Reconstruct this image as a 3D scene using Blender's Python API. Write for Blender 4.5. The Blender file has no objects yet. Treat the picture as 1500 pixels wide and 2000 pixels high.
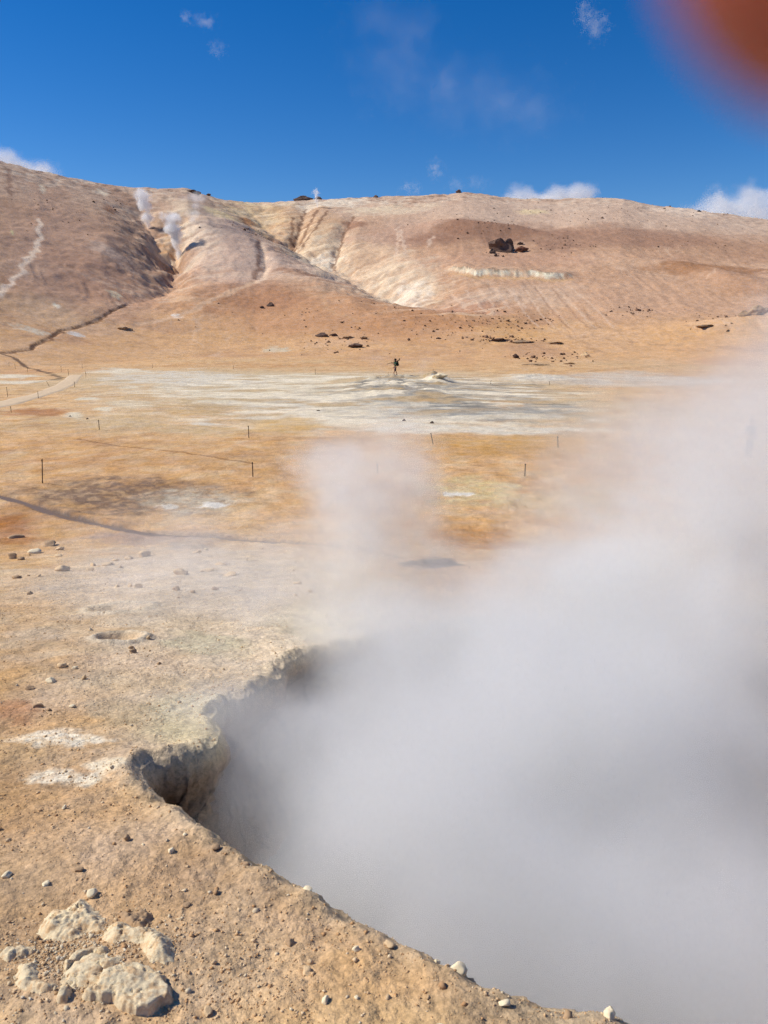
import bpy, bmesh, math, random
from functools import lru_cache
import numpy as np
from mathutils import Vector, Matrix

random.seed(7)
rng = np.random.default_rng(11)
scene = bpy.context.scene
C = scene.collection

# ------------------------------------------------------------------ camera
F_PX = 1503.0                       # focal length in pixels of the 1500 x 2000 photograph
PITCH = math.radians(13.1)
EYE = Vector((0.0, 0.0, 5.6))
cam_d = bpy.data.cameras.new("camera")
cam = bpy.data.objects.new("camera", cam_d)
C.objects.link(cam)
cam.location = EYE
cam.rotation_euler = (math.pi / 2 - PITCH, 0, 0)
cam_d.sensor_fit = 'VERTICAL'
cam_d.sensor_height = 36.0
cam_d.lens = 36.0 * F_PX / 2000.0
cam_d.clip_start = 0.004
cam_d.clip_end = 30000
cam_d.dof.use_dof = True
cam_d.dof.focus_distance = 9.0
cam_d.dof.aperture_fstop = cam_d.lens / 3.1     # a phone lens: an opening about 3 mm wide
scene.camera = cam

# ------------------------------------------------------------------ sky and sun
SUN_AZ = math.radians(-83)          # from +Y, negative = to the left
SUN_EL = math.radians(43)
world = bpy.data.worlds.new("World")
scene.world = world
world.use_nodes = True
wn = world.node_tree
wn.nodes.clear()
w_out = wn.nodes.new('ShaderNodeOutputWorld')
w_bg = wn.nodes.new('ShaderNodeBackground')
w_sky = wn.nodes.new('ShaderNodeTexSky')
w_sky.sky_type = 'NISHITA'
w_sky.sun_disc = False
w_sky.sun_elevation = SUN_EL
w_sky.sun_rotation = SUN_AZ
w_sky.altitude = 1500
w_sky.air_density = 1.0
w_sky.dust_density = 0.1
w_sky.ozone_density = 3.0
w_hsv = wn.nodes.new('ShaderNodeHueSaturation')
w_hsv.inputs['Saturation'].default_value = 1.41
w_hsv.inputs['Hue'].default_value = 0.510
w_hsv.inputs['Value'].default_value = 1.0
wn.links.new(w_sky.outputs[0], w_hsv.inputs['Color'])
wn.links.new(w_hsv.outputs[0], w_bg.inputs['Color'])
wn.links.new(w_bg.outputs[0], w_out.inputs['Surface'])
w_bg.inputs['Strength'].default_value = 0.112

sun_d = bpy.data.lights.new("sun", 'SUN')
sun_d.energy = 5.0
sun_d.angle = math.radians(0.53)
sun_d.color = (1.0, 0.945, 0.85)
sun = bpy.data.objects.new("sun", sun_d)
C.objects.link(sun)
to_sun = Vector((math.sin(SUN_AZ) * math.cos(SUN_EL), math.cos(SUN_AZ) * math.cos(SUN_EL), math.sin(SUN_EL)))
sun.rotation_euler = to_sun.to_track_quat('Z', 'Y').to_euler()
sun.location = (-30, 10, 40)

vs = scene.view_settings
vs.view_transform = 'Standard'
vs.look = 'None'
vs.exposure = 0.0
vs.gamma = 1.0
vs.use_curve_mapping = False
cy = scene.cycles
cy.use_denoising = True
cy.volume_bounces = 4
cy.use_adaptive_sampling = True
cy.adaptive_threshold = 0.03
cy.denoising_prefilter = 'FAST'
cy.max_bounces = 12
cy.diffuse_bounces = 3
cy.volume_max_steps = 256

# ------------------------------------------------------------------ numeric helpers
def _hash(ix, iy, iz, seed):
    h = (ix.astype(np.int64) * 374761393 + iy.astype(np.int64) * 668265263 + iz.astype(np.int64) * 2147483647 + seed * 1274126177) & 0xFFFFFFFF
    h = ((h ^ (h >> 13)) * 1274126177) & 0xFFFFFFFF
    h = ((h ^ (h >> 16)) * 2246822519) & 0xFFFFFFFF
    h = h ^ (h >> 15)
    return (h & 0xFFFFFF).astype(np.float64) / 0xFFFFFF * 2 - 1

def noise2(x, y, seed=0):
    x = np.asarray(x, float); y = np.asarray(y, float)
    ix = np.floor(x); iy = np.floor(y)
    fx = x - ix; fy = y - iy
    ix = ix.astype(np.int64); iy = iy.astype(np.int64)
    u = fx * fx * fx * (fx * (fx * 6 - 15) + 10); v = fy * fy * fy * (fy * (fy * 6 - 15) + 10)
    z = np.zeros_like(ix)
    a = _hash(ix, iy, z, seed); b = _hash(ix + 1, iy, z, seed); c = _hash(ix, iy + 1, z, seed); d = _hash(ix + 1, iy + 1, z, seed)
    return (a * (1 - u) + b * u) * (1 - v) + (c * (1 - u) + d * u) * v

def fbm2(x, y, seed=0, oct=4, gain=0.5):
    s = 0; a = 1.0; n = 0
    ca, sa = math.cos(0.6), math.sin(0.6)
    for i in range(oct):
        s = s + a * noise2(x, y, seed + i * 17)
        n += a
        x, y = (x * ca - y * sa) * 2.03 + 11.3, (x * sa + y * ca) * 2.03 - 7.1
        a *= gain
    return s / n

def noise3(x, y, z, seed=0):
    ix = np.floor(x); iy = np.floor(y); iz = np.floor(z)
    fx = x - ix; fy = y - iy; fz = z - iz
    ix = ix.astype(np.int64); iy = iy.astype(np.int64); iz = iz.astype(np.int64)
    u = fx * fx * (3 - 2 * fx); v = fy * fy * (3 - 2 * fy); w = fz * fz * (3 - 2 * fz)
    def pl(k):
        a = _hash(ix, iy, iz + k, seed); b = _hash(ix + 1, iy, iz + k, seed); c = _hash(ix, iy + 1, iz + k, seed); d = _hash(ix + 1, iy + 1, iz + k, seed)
        return (a * (1 - u) + b * u) * (1 - v) + (c * (1 - u) + d * u) * v
    return pl(0) * (1 - w) + pl(1) * w

def fbm3(x, y, z, seed=0, oct=4, gain=0.5):
    s = 0; a = 1.0; n = 0
    for i in range(oct):
        s = s + a * noise3(x, y, z, seed + i * 13); n += a
        x = x * 2.07 + 3.1; y = y * 2.07 - 5.3; z = z * 2.07 + 9.7
        a *= gain
    return s / n

def sstep(a, b, x):
    t = np.clip((x - a) / (b - a), 0, 1)
    return t * t * (3 - 2 * t)

# ------------------------------------------------------------------ the lie of the land
CP, SP = math.cos(PITCH), math.sin(PITCH)
SKY_U = [-900, -500, -200, 0, 60, 110, 190, 270, 340, 380, 430, 520, 580, 640, 720, 790, 850, 900, 940, 1000, 1070, 1140, 1200, 1250, 1330, 1400, 1450, 1500, 1800, 2400]
SKY_V = [420, 350, 326, 341, 352, 361, 371, 377, 377, 375, 390, 400, 395, 391, 388, 384, 379, 376, 381, 391, 397, 397, 401, 412, 424, 437, 446, 454, 485, 540]

def hill_params(x, y):
    t = np.where(y > 0.05 * np.abs(x), x / np.maximum(y, 1e-6), np.sign(x) * 20)
    uu = 750 + F_PX * np.clip(t, -20, 20) / CP
    v = np.interp(uu, SKY_U, SKY_V)
    el = np.arctan((1000 - v) / F_PX) - PITCH
    rc = np.interp(uu, [-400, 100, 350, 600, 900, 1500, 2200], [400, 420, 455, 490, 500, 500, 470])
    rf = np.interp(uu, [-400, 0, 300, 500, 750, 1000, 1300, 1700], [120, 135, 165, 175, 165, 160, 165, 150])
    zc = 5.6 + rc * np.tan(el)
    return rc, rf, zc

def base(x, y):
    """Smooth ground height: the mound one stands on, the flat, the hill."""
    x = np.asarray(x, float); y = np.asarray(y, float)
    k = 0.35
    yy = np.maximum(y, -6.0)
    m = (4.0 - 0.2 * yy)
    m = m - 4.5 * (1 - 1 / (1 + (np.abs(x) / 26.0) ** 4))
    mound = k * np.logaddexp(0, m / k)
    r = np.hypot(x, y)
    rc, rf, zc = hill_params(x, y)
    s = (r - rf) / (rc - rf)
    sc = np.clip(s, 0, 1)
    P = 0.30 * sc * sc + 0.24 * sc + 0.46 * (sc * sc * (3 - 2 * sc))
    over = np.maximum(s - 1, 0)
    h = zc * P - zc * np.minimum(over * over * 0.9 + over * 0.10, 0.9)
    flat = 0.10 * noise2(x / 9.0, y / 9.0, 3) * sstep(18, 30, r) + 0.25 * noise2(x / 31.0, y / 31.0, 5) * sstep(40, 90, r)
    return mound + h + flat

_R = np.concatenate([np.geomspace(0.8, 25, 900), np.geomspace(25.02, 180, 900), np.linspace(180.1, 640, 1800)])

def ray_dir(u, v):
    a = (u - 750) / F_PX; b = (1000 - v) / F_PX
    return np.array([a, CP + b * SP, -SP + b * CP])

@lru_cache(maxsize=None)
def at(u, v):
    """Ground point that the photograph shows at pixel (u, v)."""
    d = ray_dir(u, v)
    hd = math.hypot(d[0], d[1])
    x = d[0] / hd * _R; y = d[1] / hd * _R; z = 5.6 + d[2] / hd * _R
    below = np.nonzero(z < base(x, y))[0]
    if len(below) == 0:                                  # sky: take the hill's crest that way
        rc = float(hill_params(np.array([d[0]]), np.array([d[1]]))[0][0])
        return np.array([d[0] / hd * rc, d[1] / hd * rc])
    i = max(below[0], 1)
    r0, r1 = _R[i - 1], _R[i]
    f0 = (5.6 + d[2] / hd * r0) - base(d[0] / hd * r0, d[1] / hd * r0)
    f1 = (5.6 + d[2] / hd * r1) - base(d[0] / hd * r1, d[1] / hd * r1)
    t = f0 / (f0 - f1) if f0 != f1 else 0
    r = r0 + (r1 - r0) * t
    return np.array([d[0] / hd * r, d[1] / hd * r])

def air(u, v, y):
    """Point in the air seen at pixel (u, v), y metres ahead."""
    d = ray_dir(u, v)
    return Vector((d[0] / d[1] * y, y, 5.6 + d[2] / d[1] * y))

def pxm(u, v):
    """metres per photograph pixel at ground pixel (u, v)"""
    p = at(u, v)
    return math.hypot(p[0], p[1]) / F_PX

def poly_dist(x, y, pts, vals=None):
    """distance to a polyline; with vals also the values interpolated along it"""
    best = np.full(x.shape, 1e9); bv = np.zeros(x.shape) if vals is not None else None
    for i in range(len(pts) - 1):
        ax, ay = pts[i]; bx, by = pts[i + 1]
        dx, dy = bx - ax, by - ay
        L = dx * dx + dy * dy + 1e-12
        t = np.clip(((x - ax) * dx + (y - ay) * dy) / L, 0, 1)
        d = np.hypot(x - ax - t * dx, y - ay - t * dy)
        m = d < best
        best = np.where(m, d, best)
        if vals is not None:
            bv = np.where(m, vals[i] + (vals[i + 1] - vals[i]) * t, bv)
    return (best, bv) if vals is not None else best

def near(x, y, pts, pad):
    p = np.array(pts)
    return np.nonzero((x > p[:, 0].min() - pad) & (x < p[:, 0].max() + pad) & (y > p[:, 1].min() - pad) & (y < p[:, 1].max() + pad))[0]

# crater rim, walked round from the bottom of the picture
RIM_PX = [(1345, 2006), (1180, 1948), (1050, 1930), (960, 1908), (900, 1876), (840, 1846), (750, 1790), (620, 1730), (500, 1662), (440, 1622), (380, 1592), (320, 1562),
          (288, 1530), (276, 1494), (300, 1478), (360, 1470), (415, 1455), (428, 1440), (424, 1410), (420, 1385), (440, 1362), (490, 1345), (540, 1322), (556, 1290), (600, 1270),
          (690, 1250), (800, 1228), (950, 1210), (1120, 1202), (1300, 1216), (1500, 1262), (1720, 1370), (1900, 1520), (1980, 1720), (1900, 1930), (1650, 2030), (1480, 2036)]
RIM = [tuple(at(u, v)) for u, v in RIM_PX]
FLOOR_Z = 1.35

def rim_sd(x, y):
    """signed distance to the rim, positive inside the crater, with a ragged edge"""
    n = len(RIM)
    d = poly_dist(x, y, RIM + [RIM[0]])
    inside = np.zeros(x.shape, bool)
    for i in range(n):
        ax, ay = RIM[i]; bx, by = RIM[(i + 1) % n]
        c = (ay > y) != (by > y)
        xc = ax + (y - ay) / (by - ay if by != ay else 1e-9) * (bx - ax)
        inside ^= c & (x < xc)
    sd = np.where(inside, d, -d)
    return sd + 0.04 * fbm2(x * 2.6, y * 2.6, 31, 3) + 0.018 * fbm2(x * 14, y * 14, 33, 3)

STREAM_PX = [(-1500, 930), (-800, 925), (-350, 932), (-120, 945), (-40, 960), (20, 972), (70, 988), (130, 1008), (210, 1026), (300, 1042), (380, 1047), (460, 1052), (560, 1058), (640, 1065), (720, 1074), (800, 1090)]
STREAM = [tuple(at(u, v)) for u, v in STREAM_PX]
STREAM_W = [0.3, 0.3, 0.28, 0.26, 0.24, 0.18, 0.17, 0.20, 0.20, 0.20, 0.18, 0.14, 0.12, 0.10, 0.10, 0.08]
STREAM_Z = -0.07

def px_line(pts):
    return [tuple(at(u, v)) for u, v in pts]

# gullies and spurs on the hill: (pixels, depth in m, half width in m)
GULLIES = [
    (px_line([(268, 388), (285, 420), (318, 455), (342, 482), (334, 505), (340, 522), (318, 552), (288, 577), (250, 590)]), [2, 6, 8.5, 9.5, 9, 8.0, 5.5, 3.2, 1.6], 22),
    (px_line([(350, 425), (345, 455), (340, 482)]), [3, 5, 6], 12),
    (px_line([(480, 400), (520, 430), (556, 462), (578, 468), (625, 495), (680, 520), (735, 545), (790, 575), (850, 598), (930, 618)]), [2, 5, 7, 7, 7.5, 7.5, 7, 6, 3, 0.5], 26),
    (px_line([(600, 400), (590, 430), (570, 465)]), [1.0, 2.5, 4], 9),
    (px_line([(690, 420), (665, 460), (648, 498)]), [0.8, 2.2, 3.2], 7),
    (px_line([(250, 590), (235, 600), (190, 625), (150, 637), (120, 642), (98, 656), (70, 672), (62, 682), (20, 688), (-40, 694)]), [0.9, 0.6, 0.5, 0.4, 0.4, 0.4, 0.4, 0.3, 0.3, 0.3], 0.8),
    (px_line([(505, 478), (517, 505), (520, 535), (508, 562)]), [0.4, 1.4, 1.4, 0.4], 4.5),
]
SPURS = [
    (px_line([(395, 432), (430, 450), (470, 500), (500, 560)]), [2.5, 5, 4, 1], 30),
    (px_line([(560, 600), (640, 650), (660, 670)]), [3, 3, 1], 45),
    (px_line([(860, 440), (930, 445), (1000, 452), (1080, 462)]), [2.0, 3, 3, 1], 9),
    (px_line([(1260, 515), (1330, 525), (1420, 545), (1500, 560)]), [1.5, 2.5, 2.5, 2], 9),
    (px_line([(1330, 652), (1400, 645), (1470, 640), (1560, 640)]), [1.5, 2.5, 3, 3], 10),
]
CLIFF = px_line([(880, 532), (930, 541), (985, 544), (1030, 545), (1075, 550), (1112, 547)])

def ribs(x, y, pts, w):
    """erosion ribs running down into a gully: (pattern, 0..1 weight of the gully side)"""
    P = np.array(pts)
    cum = list(np.concatenate([[0], np.cumsum(np.hypot(*np.diff(P, axis=0).T))]))
    d, a = poly_dist(x, y, pts, cum)
    side = np.clip(1 - d / (w * 1.5), 0, 1)
    a = a + 2.2 * fbm2(x / 9, y / 9, 161, 2)
    p = noise2(a / 2.1, d / 16.0, 162) + 0.6 * noise2(a / 0.95, d / 9.0, 163)
    return p, side * sstep(0.0, 0.15, d / w)

def ground(x, y, want_moved=False):
    """full ground: (x, y, z) of the sheet; vertices inside the crater band fold down its wall"""
    x = np.array(x, float); y = np.array(y, float)
    shape = x.shape
    x = x.ravel(); y = y.ravel()
    z = base(x, y)
    r = np.hypot(x, y)
    # near ground: lumps, crust, gravelly roughness
    i = np.nonzero(r < 45)[0]
    xi, yi = x[i], y[i]
    fade = 1 - sstep(25, 45, r[i])
    z[i] += fade * (0.06 * fbm2(xi / 1.7, yi / 1.7, 41, 3) * sstep(0.6, 2.5, r[i]) + 0.030 * fbm2(xi * 2.4, yi * 2.4, 42, 4) + 0.007 * fbm2(xi * 22, yi * 22, 43, 3))
    # flat: crusts
    i = np.nonzero((r > 20) & (r < 190))[0]
    z[i] += 0.05 * fbm2(x[i] / 2.2, y[i] / 2.2, 51, 4) * sstep(20, 30, r[i])
    # the hot ground round the walker stands a little proud
    for (u, v, ru, rv, h) in [(790, 765, 120, 26, 0.5), (850, 745, 22, 5, 0.9), (755, 745, 60, 8, 0.35), (1050, 740, 70, 7, 0.5)]:
        c = at(u, v); a = at(u + ru, v); t = at(u, v - rv); b = at(u, v + rv)
        rx = abs(a[0] - c[0]); ry = abs(t[1] - b[1]) / 2
        j = near(x, y, [tuple(c)], max(rx, ry) * 2.5)
        q = ((x[j] - c[0]) / rx) ** 2 + ((y[j] - (t[1] + b[1]) / 2) / ry) ** 2
        z[j] += h * np.exp(-q) * (0.8 + 0.6 * fbm2(x[j] / 1.5, y[j] / 1.5, 55, 3))
    # hill relief
    rc, rf, zc = hill_params(x, y)
    hs = sstep(0.0, 0.30, (r - rf) / (rc - rf))
    i = np.nonzero(r > 130)[0]
    xi, yi = x[i], y[i]
    rough = 1.5 * fbm2(xi / 60, yi / 60, 61, 3) + 0.30 * fbm2(xi / 13, yi / 13, 62, 3) + 0.26 * fbm2(xi / 2.6, yi / 3.4, 69, 4)
    wx = xi + 6 * fbm2(xi / 30, yi / 30, 66, 2)
    rills = np.abs(noise2(wx / 7.0, yi / 60.0, 63)) * 0.10 + np.abs(noise2(wx / 2.3, yi / 28.0, 64)) * 0.14
    z[i] += hs[i] * (rough - rills) * np.clip(1.25 - (r[i] - rf[i]) / (rc[i] - rf[i]) * 0.55, 0.3, 1.0) + 0.10 * fbm2(xi / 3, yi / 3, 65, 3)
    top = sstep(0.72, 0.95, (r[i] - rf[i]) / (rc[i] - rf[i]))
    z[i] += top * 0.7 * fbm2(xi / 5, yi / 5, 68, 4)
    for pts, val, w in SPURS:
        j = near(x, y, pts, w * 3)
        d, hv = poly_dist(x[j], y[j], pts, val)
        z[j] += hv * np.exp(-(d / w) ** 2)
    for pts, val, w in GULLIES:
        j = near(x, y, pts, w * 1.6)
        wob = w * 0.16 * fbm2(x[j] / (w * 0.5), y[j] / (w * 0.5), 71, 3)
        d, dv = poly_dist(x[j], y[j], pts, val)
        d = np.maximum(d + wob, 0)
        prof = np.clip(1 - d / w, 0, 1)
        z[j] -= dv * (0.45 * prof + 0.55 * prof * prof + 0.07 * np.abs(noise2(x[j] / 2.6 + y[j] / 3.1, (x[j] - y[j]) / 9.0, 73)) * prof * (w > 6)) * (1 + 0.18 * fbm2(x[j] / 5, y[j] / 5, 72, 3))
    for k in (0, 2, 1):
        pts, val, w = GULLIES[k]
        j = near(x, y, pts, w * 1.6)
        p, sd_ = ribs(x[j], y[j], pts, w)
        z[j] -= 0.38 * np.clip(p + 0.1, 0, 1) * sd_
    # the white cliff band: a step in the slope
    j = near(x, y, CLIFF, 22)
    d, _ = poly_dist(x[j], y[j], CLIFF, [0] * len(CLIFF))
    yc = np.interp(x[j], [p[0] for p in CLIFF], [p[1] for p in CLIFF])
    s = y[j] - yc + 1.6 * fbm2(x[j] / 3.0, y[j] / 9.0, 75, 3)
    ends = sstep(CLIFF[0][0] - 4, CLIFF[0][0] + 6, x[j]) * (1 - sstep(CLIFF[-1][0] - 6, CLIFF[-1][0] + 5, x[j]))
    z[j] += ends * (2.0 * sstep(-2.6, 1.6, s) - 2.0 * sstep(1.6, 18, s)) + ends * 0.35 * fbm2(x[j] / 1.2, y[j] / 1.2, 76, 3) * np.exp(-(s / 3) ** 2)
    # stream bed, far bank undercut
    j = near(x, y, STREAM, 4)
    d, wv = poly_dist(x[j], y[j], STREAM, STREAM_W)
    d = d + 0.34 * wv * fbm2(x[j] * 1.6, y[j] * 1.6, 81, 3)
    bed = 1 - sstep(wv * 0.55, wv * 1.35, d)
    z[j] = z[j] * (1 - bed) + (base(x[j], y[j]) - 0.13) * bed
    far = np.interp(x[j], [p[0] for p in STREAM], [p[1] for p in STREAM]) < y[j]
    z[j] += np.where(far, 0.05, 0.0) * np.exp(-((d - wv * 1.7) / 0.22) ** 2) * (0.6 + 0.8 * noise2(x[j] * 1.1, y[j] * 1.1, 83))
    # small dry basins in the near ground
    for (u, v, ru, dep) in [(850, 1102, 24, 0.08), (232, 1252, 48, 0.07), (230, 1190, 60, 0.05), (770, 1120, 30, 0.03)]:
        c = at(u, v); rr = ru * pxm(u, v)
        j = near(x, y, [tuple(c)], rr * 3)
        q = np.hypot(x[j] - c[0], y[j] - c[1]) / rr + 0.25 * fbm2(x[j] * 2, y[j] * 2, 85, 3)
        z[j] += dep * (-np.exp(-(q / 0.75) ** 4) + 0.55 * np.exp(-((q - 1.1) / 0.22) ** 2))
    # crater
    sd_all = np.full(x.shape, -9.0)
    j = near(x, y, RIM, 0.6)
    if len(j):
        X, Y = x[j], y[j]
        sd = rim_sd(X, Y)
        sd_all[j] = sd
        e = 0.03
        gx = (rim_sd(X + e, Y) - rim_sd(X - e, Y)); gy = (rim_sd(X, Y + e) - rim_sd(X, Y - e))
        gl = np.hypot(gx, gy) + 1e-9
        gx /= gl; gy /= gl
        band = 0.42
        t = np.clip(sd / band, 0, 1)
        ins = sd > 0
        rimx = X - gx * np.clip(sd, 0, band); rimy = Y - gy * np.clip(sd, 0, band)
        zr = base(rimx, rimy) + 0.06 * fbm2(rimx / 1.7, rimy / 1.7, 41, 3)
        zz = zr + (FLOOR_Z - zr) * (t ** 1.15)
        prof = 0.05 * sstep(0, 0.10, t) - 0.24 * sstep(0.08, 0.42, t) + 0.36 * sstep(0.5, 1.0, t)
        wn_ = 0.09 * fbm3(rimx * 3.2, rimy * 3.2, zz * 3.4, 91, 4) + 0.07 * fbm3(rimx * 11, rimy * 11, zz * 16, 92, 4)
        prof = prof + wn_ * sstep(0.03, 0.2, t)
        nx = rimx + gx * prof; ny = rimy + gy * prof
        wall = ins & (sd < band)
        x[j] = np.where(wall, nx, x[j]); y[j] = np.where(wall, ny, y[j])
        fl = FLOOR_Z + 0.25 * fbm2(X * 1.3, Y * 1.3, 95, 3)
        zf = zz * (1 - sstep(band, band + 0.5, sd)) + fl * sstep(band, band + 0.5, sd)
        lip = 0.035 * np.exp(-((sd + 0.08) / 0.10) ** 2) * (0.4 + fbm2(X * 6, Y * 6, 96, 2)) - 0.05 * sstep(-0.10, 0.0, sd)
        z[j] = np.where(ins, np.where(wall, zz - 0.05, zf), z[j] + lip)
    if want_moved:
        return x.reshape(shape), y.reshape(shape), z.reshape(shape), sd_all.reshape(shape)
    return z.reshape(shape)

def gz(x, y):
    return float(ground(np.array([x]), np.array([y]))[0])

# ------------------------------------------------------------------ materials
def srgb(r, g, b, k=1.38):
    """surface colour for a thing that shows as (r, g, b) in full sun"""
    o = []
    for c in (r, g, b):
        c /= 255.0
        c = c / 12.92 if c <= 0.04045 else ((c + 0.055) / 1.055) ** 2.4
        o.append(min(c / k, 0.85))
    return np.array(o)

def new_mat(name):
    m = bpy.data.materials.new(name)
    m.use_nodes = True
    return m, m.node_tree, m.node_tree.nodes["Principled BSDF"]

def plain_mat(name, col, rough=0.9, var=0.15, scale=8.0, bump=0.0, bscale=40.0, dist=0.01, spec=0.2):
    m, nt, b = new_mat(name)
    tc = nt.nodes.new('ShaderNodeTexCoord')
    n = nt.nodes.new('ShaderNodeTexNoise'); n.inputs['Scale'].default_value = scale; n.inputs['Detail'].default_value = 6; n.inputs['Roughness'].default_value = 0.65
    nt.links.new(tc.outputs['Object'], n.inputs['Vector'])
    r = nt.nodes.new('ShaderNodeMapRange')
    r.inputs['From Min'].default_value = 0.25; r.inputs['From Max'].default_value = 0.75
    r.inputs['To Min'].default_value = 1 - var; r.inputs['To Max'].default_value = 1 + var
    nt.links.new(n.outputs['Fac'], r.inputs['Value'])
    mul = nt.nodes.new('ShaderNodeVectorMath'); mul.operation = 'SCALE'
    mul.inputs[0].default_value = tuple(col)
    nt.links.new(r.outputs['Result'], mul.inputs['Scale'])
    nt.links.new(mul.outputs['Vector'], b.inputs['Base Color'])
    b.inputs['Roughness'].default_value = rough
    b.inputs['Specular IOR Level'].default_value = spec
    if bump > 0:
        n2 = nt.nodes.new('ShaderNodeTexNoise'); n2.inputs['Scale'].default_value = bscale; n2.inputs['Detail'].default_value = 8; n2.inputs['Roughness'].default_value = 0.7
        nt.links.new(tc.outputs['Object'], n2.inputs['Vector'])
        bp = nt.nodes.new('ShaderNodeBump'); bp.inputs['Strength'].default_value = bump; bp.inputs['Distance'].default_value = dist
        nt.links.new(n2.outputs['Fac'], bp.inputs['Height'])
        nt.links.new(bp.outputs['Normal'], b.inputs['Normal'])
    return m

def ground_mat():
    m, nt, b = new_mat("mineral_ground")
    L = nt.links
    att = nt.nodes.new('ShaderNodeAttribute'); att.attribute_name = "mineral"
    tc = nt.nodes.new('ShaderNodeTexCoord')
    def noise(scale, detail=6, rough=0.65):
        n = nt.nodes.new('ShaderNodeTexNoise'); n.inputs['Scale'].default_value = scale; n.inputs['Detail'].default_value = detail; n.inputs['Roughness'].default_value = rough
        L.new(tc.outputs['Object'], n.inputs['Vector'])
        return n
    def rng_(n, lo, hi, a=0.3, c=0.7):
        r = nt.nodes.new('ShaderNodeMapRange'); r.inputs['From Min'].default_value = a; r.inputs['From Max'].default_value = c
        r.inputs['To Min'].default_value = lo; r.inputs['To Max'].default_value = hi
        L.new(n, r.inputs['Value'])
        return r.outputs['Result']
    f1 = rng_(noise(38, 5, 0.8).outputs['Fac'], 0.66, 1.36)
    f2 = rng_(noise(2.3, 9, 0.78).outputs['Fac'], 0.82, 1.19)
    f3 = rng_(noise(0.21, 9, 0.72).outputs['Fac'], 0.86, 1.13)
    f4 = rng_(noise(0.8, 9, 0.78).outputs['Fac'], 0.84, 1.17)
    f5 = rng_(noise(9.0, 6, 0.75).outputs['Fac'], 0.84, 1.16)
    def mult(a, c):
        k = nt.nodes.new('ShaderNodeMath'); k.operation = 'MULTIPLY'; L.new(a, k.inputs[0]); L.new(c, k.inputs[1]); return k.outputs[0]
    f = mult(mult(mult(f1, f2), f3), mult(f4, f5))
    sc = nt.nodes.new('ShaderNodeVectorMath'); sc.operation = 'SCALE'
    L.new(att.outputs['Color'], sc.inputs[0]); L.new(f, sc.inputs['Scale'])
    # a slow drift in hue between rusty and grey
    hsv = nt.nodes.new('ShaderNodeHueSaturation')
    L.new(sc.outputs['Vector'], hsv.inputs['Color'])
    L.new(rng_(noise(0.9, 7, 0.7).outputs['Fac'], 0.82, 1.12), hsv.inputs['Saturation'])
    L.new(hsv.outputs['Color'], b.inputs['Base Color'])
    b.inputs['Roughness'].default_value = 0.95
    b.inputs['Specular IOR Level'].default_value = 0.12
    # relief finer than the mesh: grit, crumbs, crust
    vor = nt.nodes.new('ShaderNodeTexVoronoi'); vor.inputs['Scale'].default_value = 70
    L.new(tc.outputs['Object'], vor.inputs['Vector'])
    n1 = noise(55, 4, 0.75)
    bp1 = nt.nodes.new('ShaderNodeBump'); bp1.inputs['Strength'].default_value = 0.75; bp1.inputs['Distance'].default_value = 0.012
    L.new(n1.outputs['Fac'], bp1.inputs['Height'])
    bp2 = nt.nodes.new('ShaderNodeBump'); bp2.inputs['Strength'].default_value = 0.35; bp2.inputs['Distance'].default_value = 0.006; bp2.invert = True
    L.new(vor.outputs['Distance'], bp2.inputs['Height']); L.new(bp1.outputs['Normal'], bp2.inputs['Normal'])
    n3 = noise(1.1, 5, 0.72)
    bp3 = nt.nodes.new('ShaderNodeBump'); bp3.inputs['Strength'].default_value = 0.5; bp3.inputs['Distance'].default_value = 0.22
    L.new(n3.outputs['Fac'], bp3.inputs['Height']); L.new(bp2.outputs['Normal'], bp3.inputs['Normal'])
    L.new(bp3.outputs['Normal'], b.inputs['Normal'])
    return m

# ------------------------------------------------------------------ object helpers
def tag(o, label=None, cat=None, group=None, kind=None):
    if label: o["label"] = label
    if cat: o["category"] = cat
    if group: o["group"] = group
    if kind: o["kind"] = kind
    return o

def mesh_obj(name, verts, faces, mat, parent=None, smooth=True):
    me = bpy.data.meshes.new(name)
    me.from_pydata([tuple(v) for v in verts], [], [tuple(f) for f in faces])
    me.update()
    if smooth:
        me.polygons.foreach_set("use_smooth", [True] * len(me.polygons))
    o = bpy.data.objects.new(name, me)
    C.objects.link(o)
    if mat: me.materials.append(mat)
    if parent: o.parent = parent
    return o

def empty(name, loc, rz=0.0):
    o = bpy.data.objects.new(name, None)
    C.objects.link(o)
    o.location = loc; o.rotation_euler = (0, 0, rz)
    o.empty_display_size = 0.2
    return o

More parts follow.
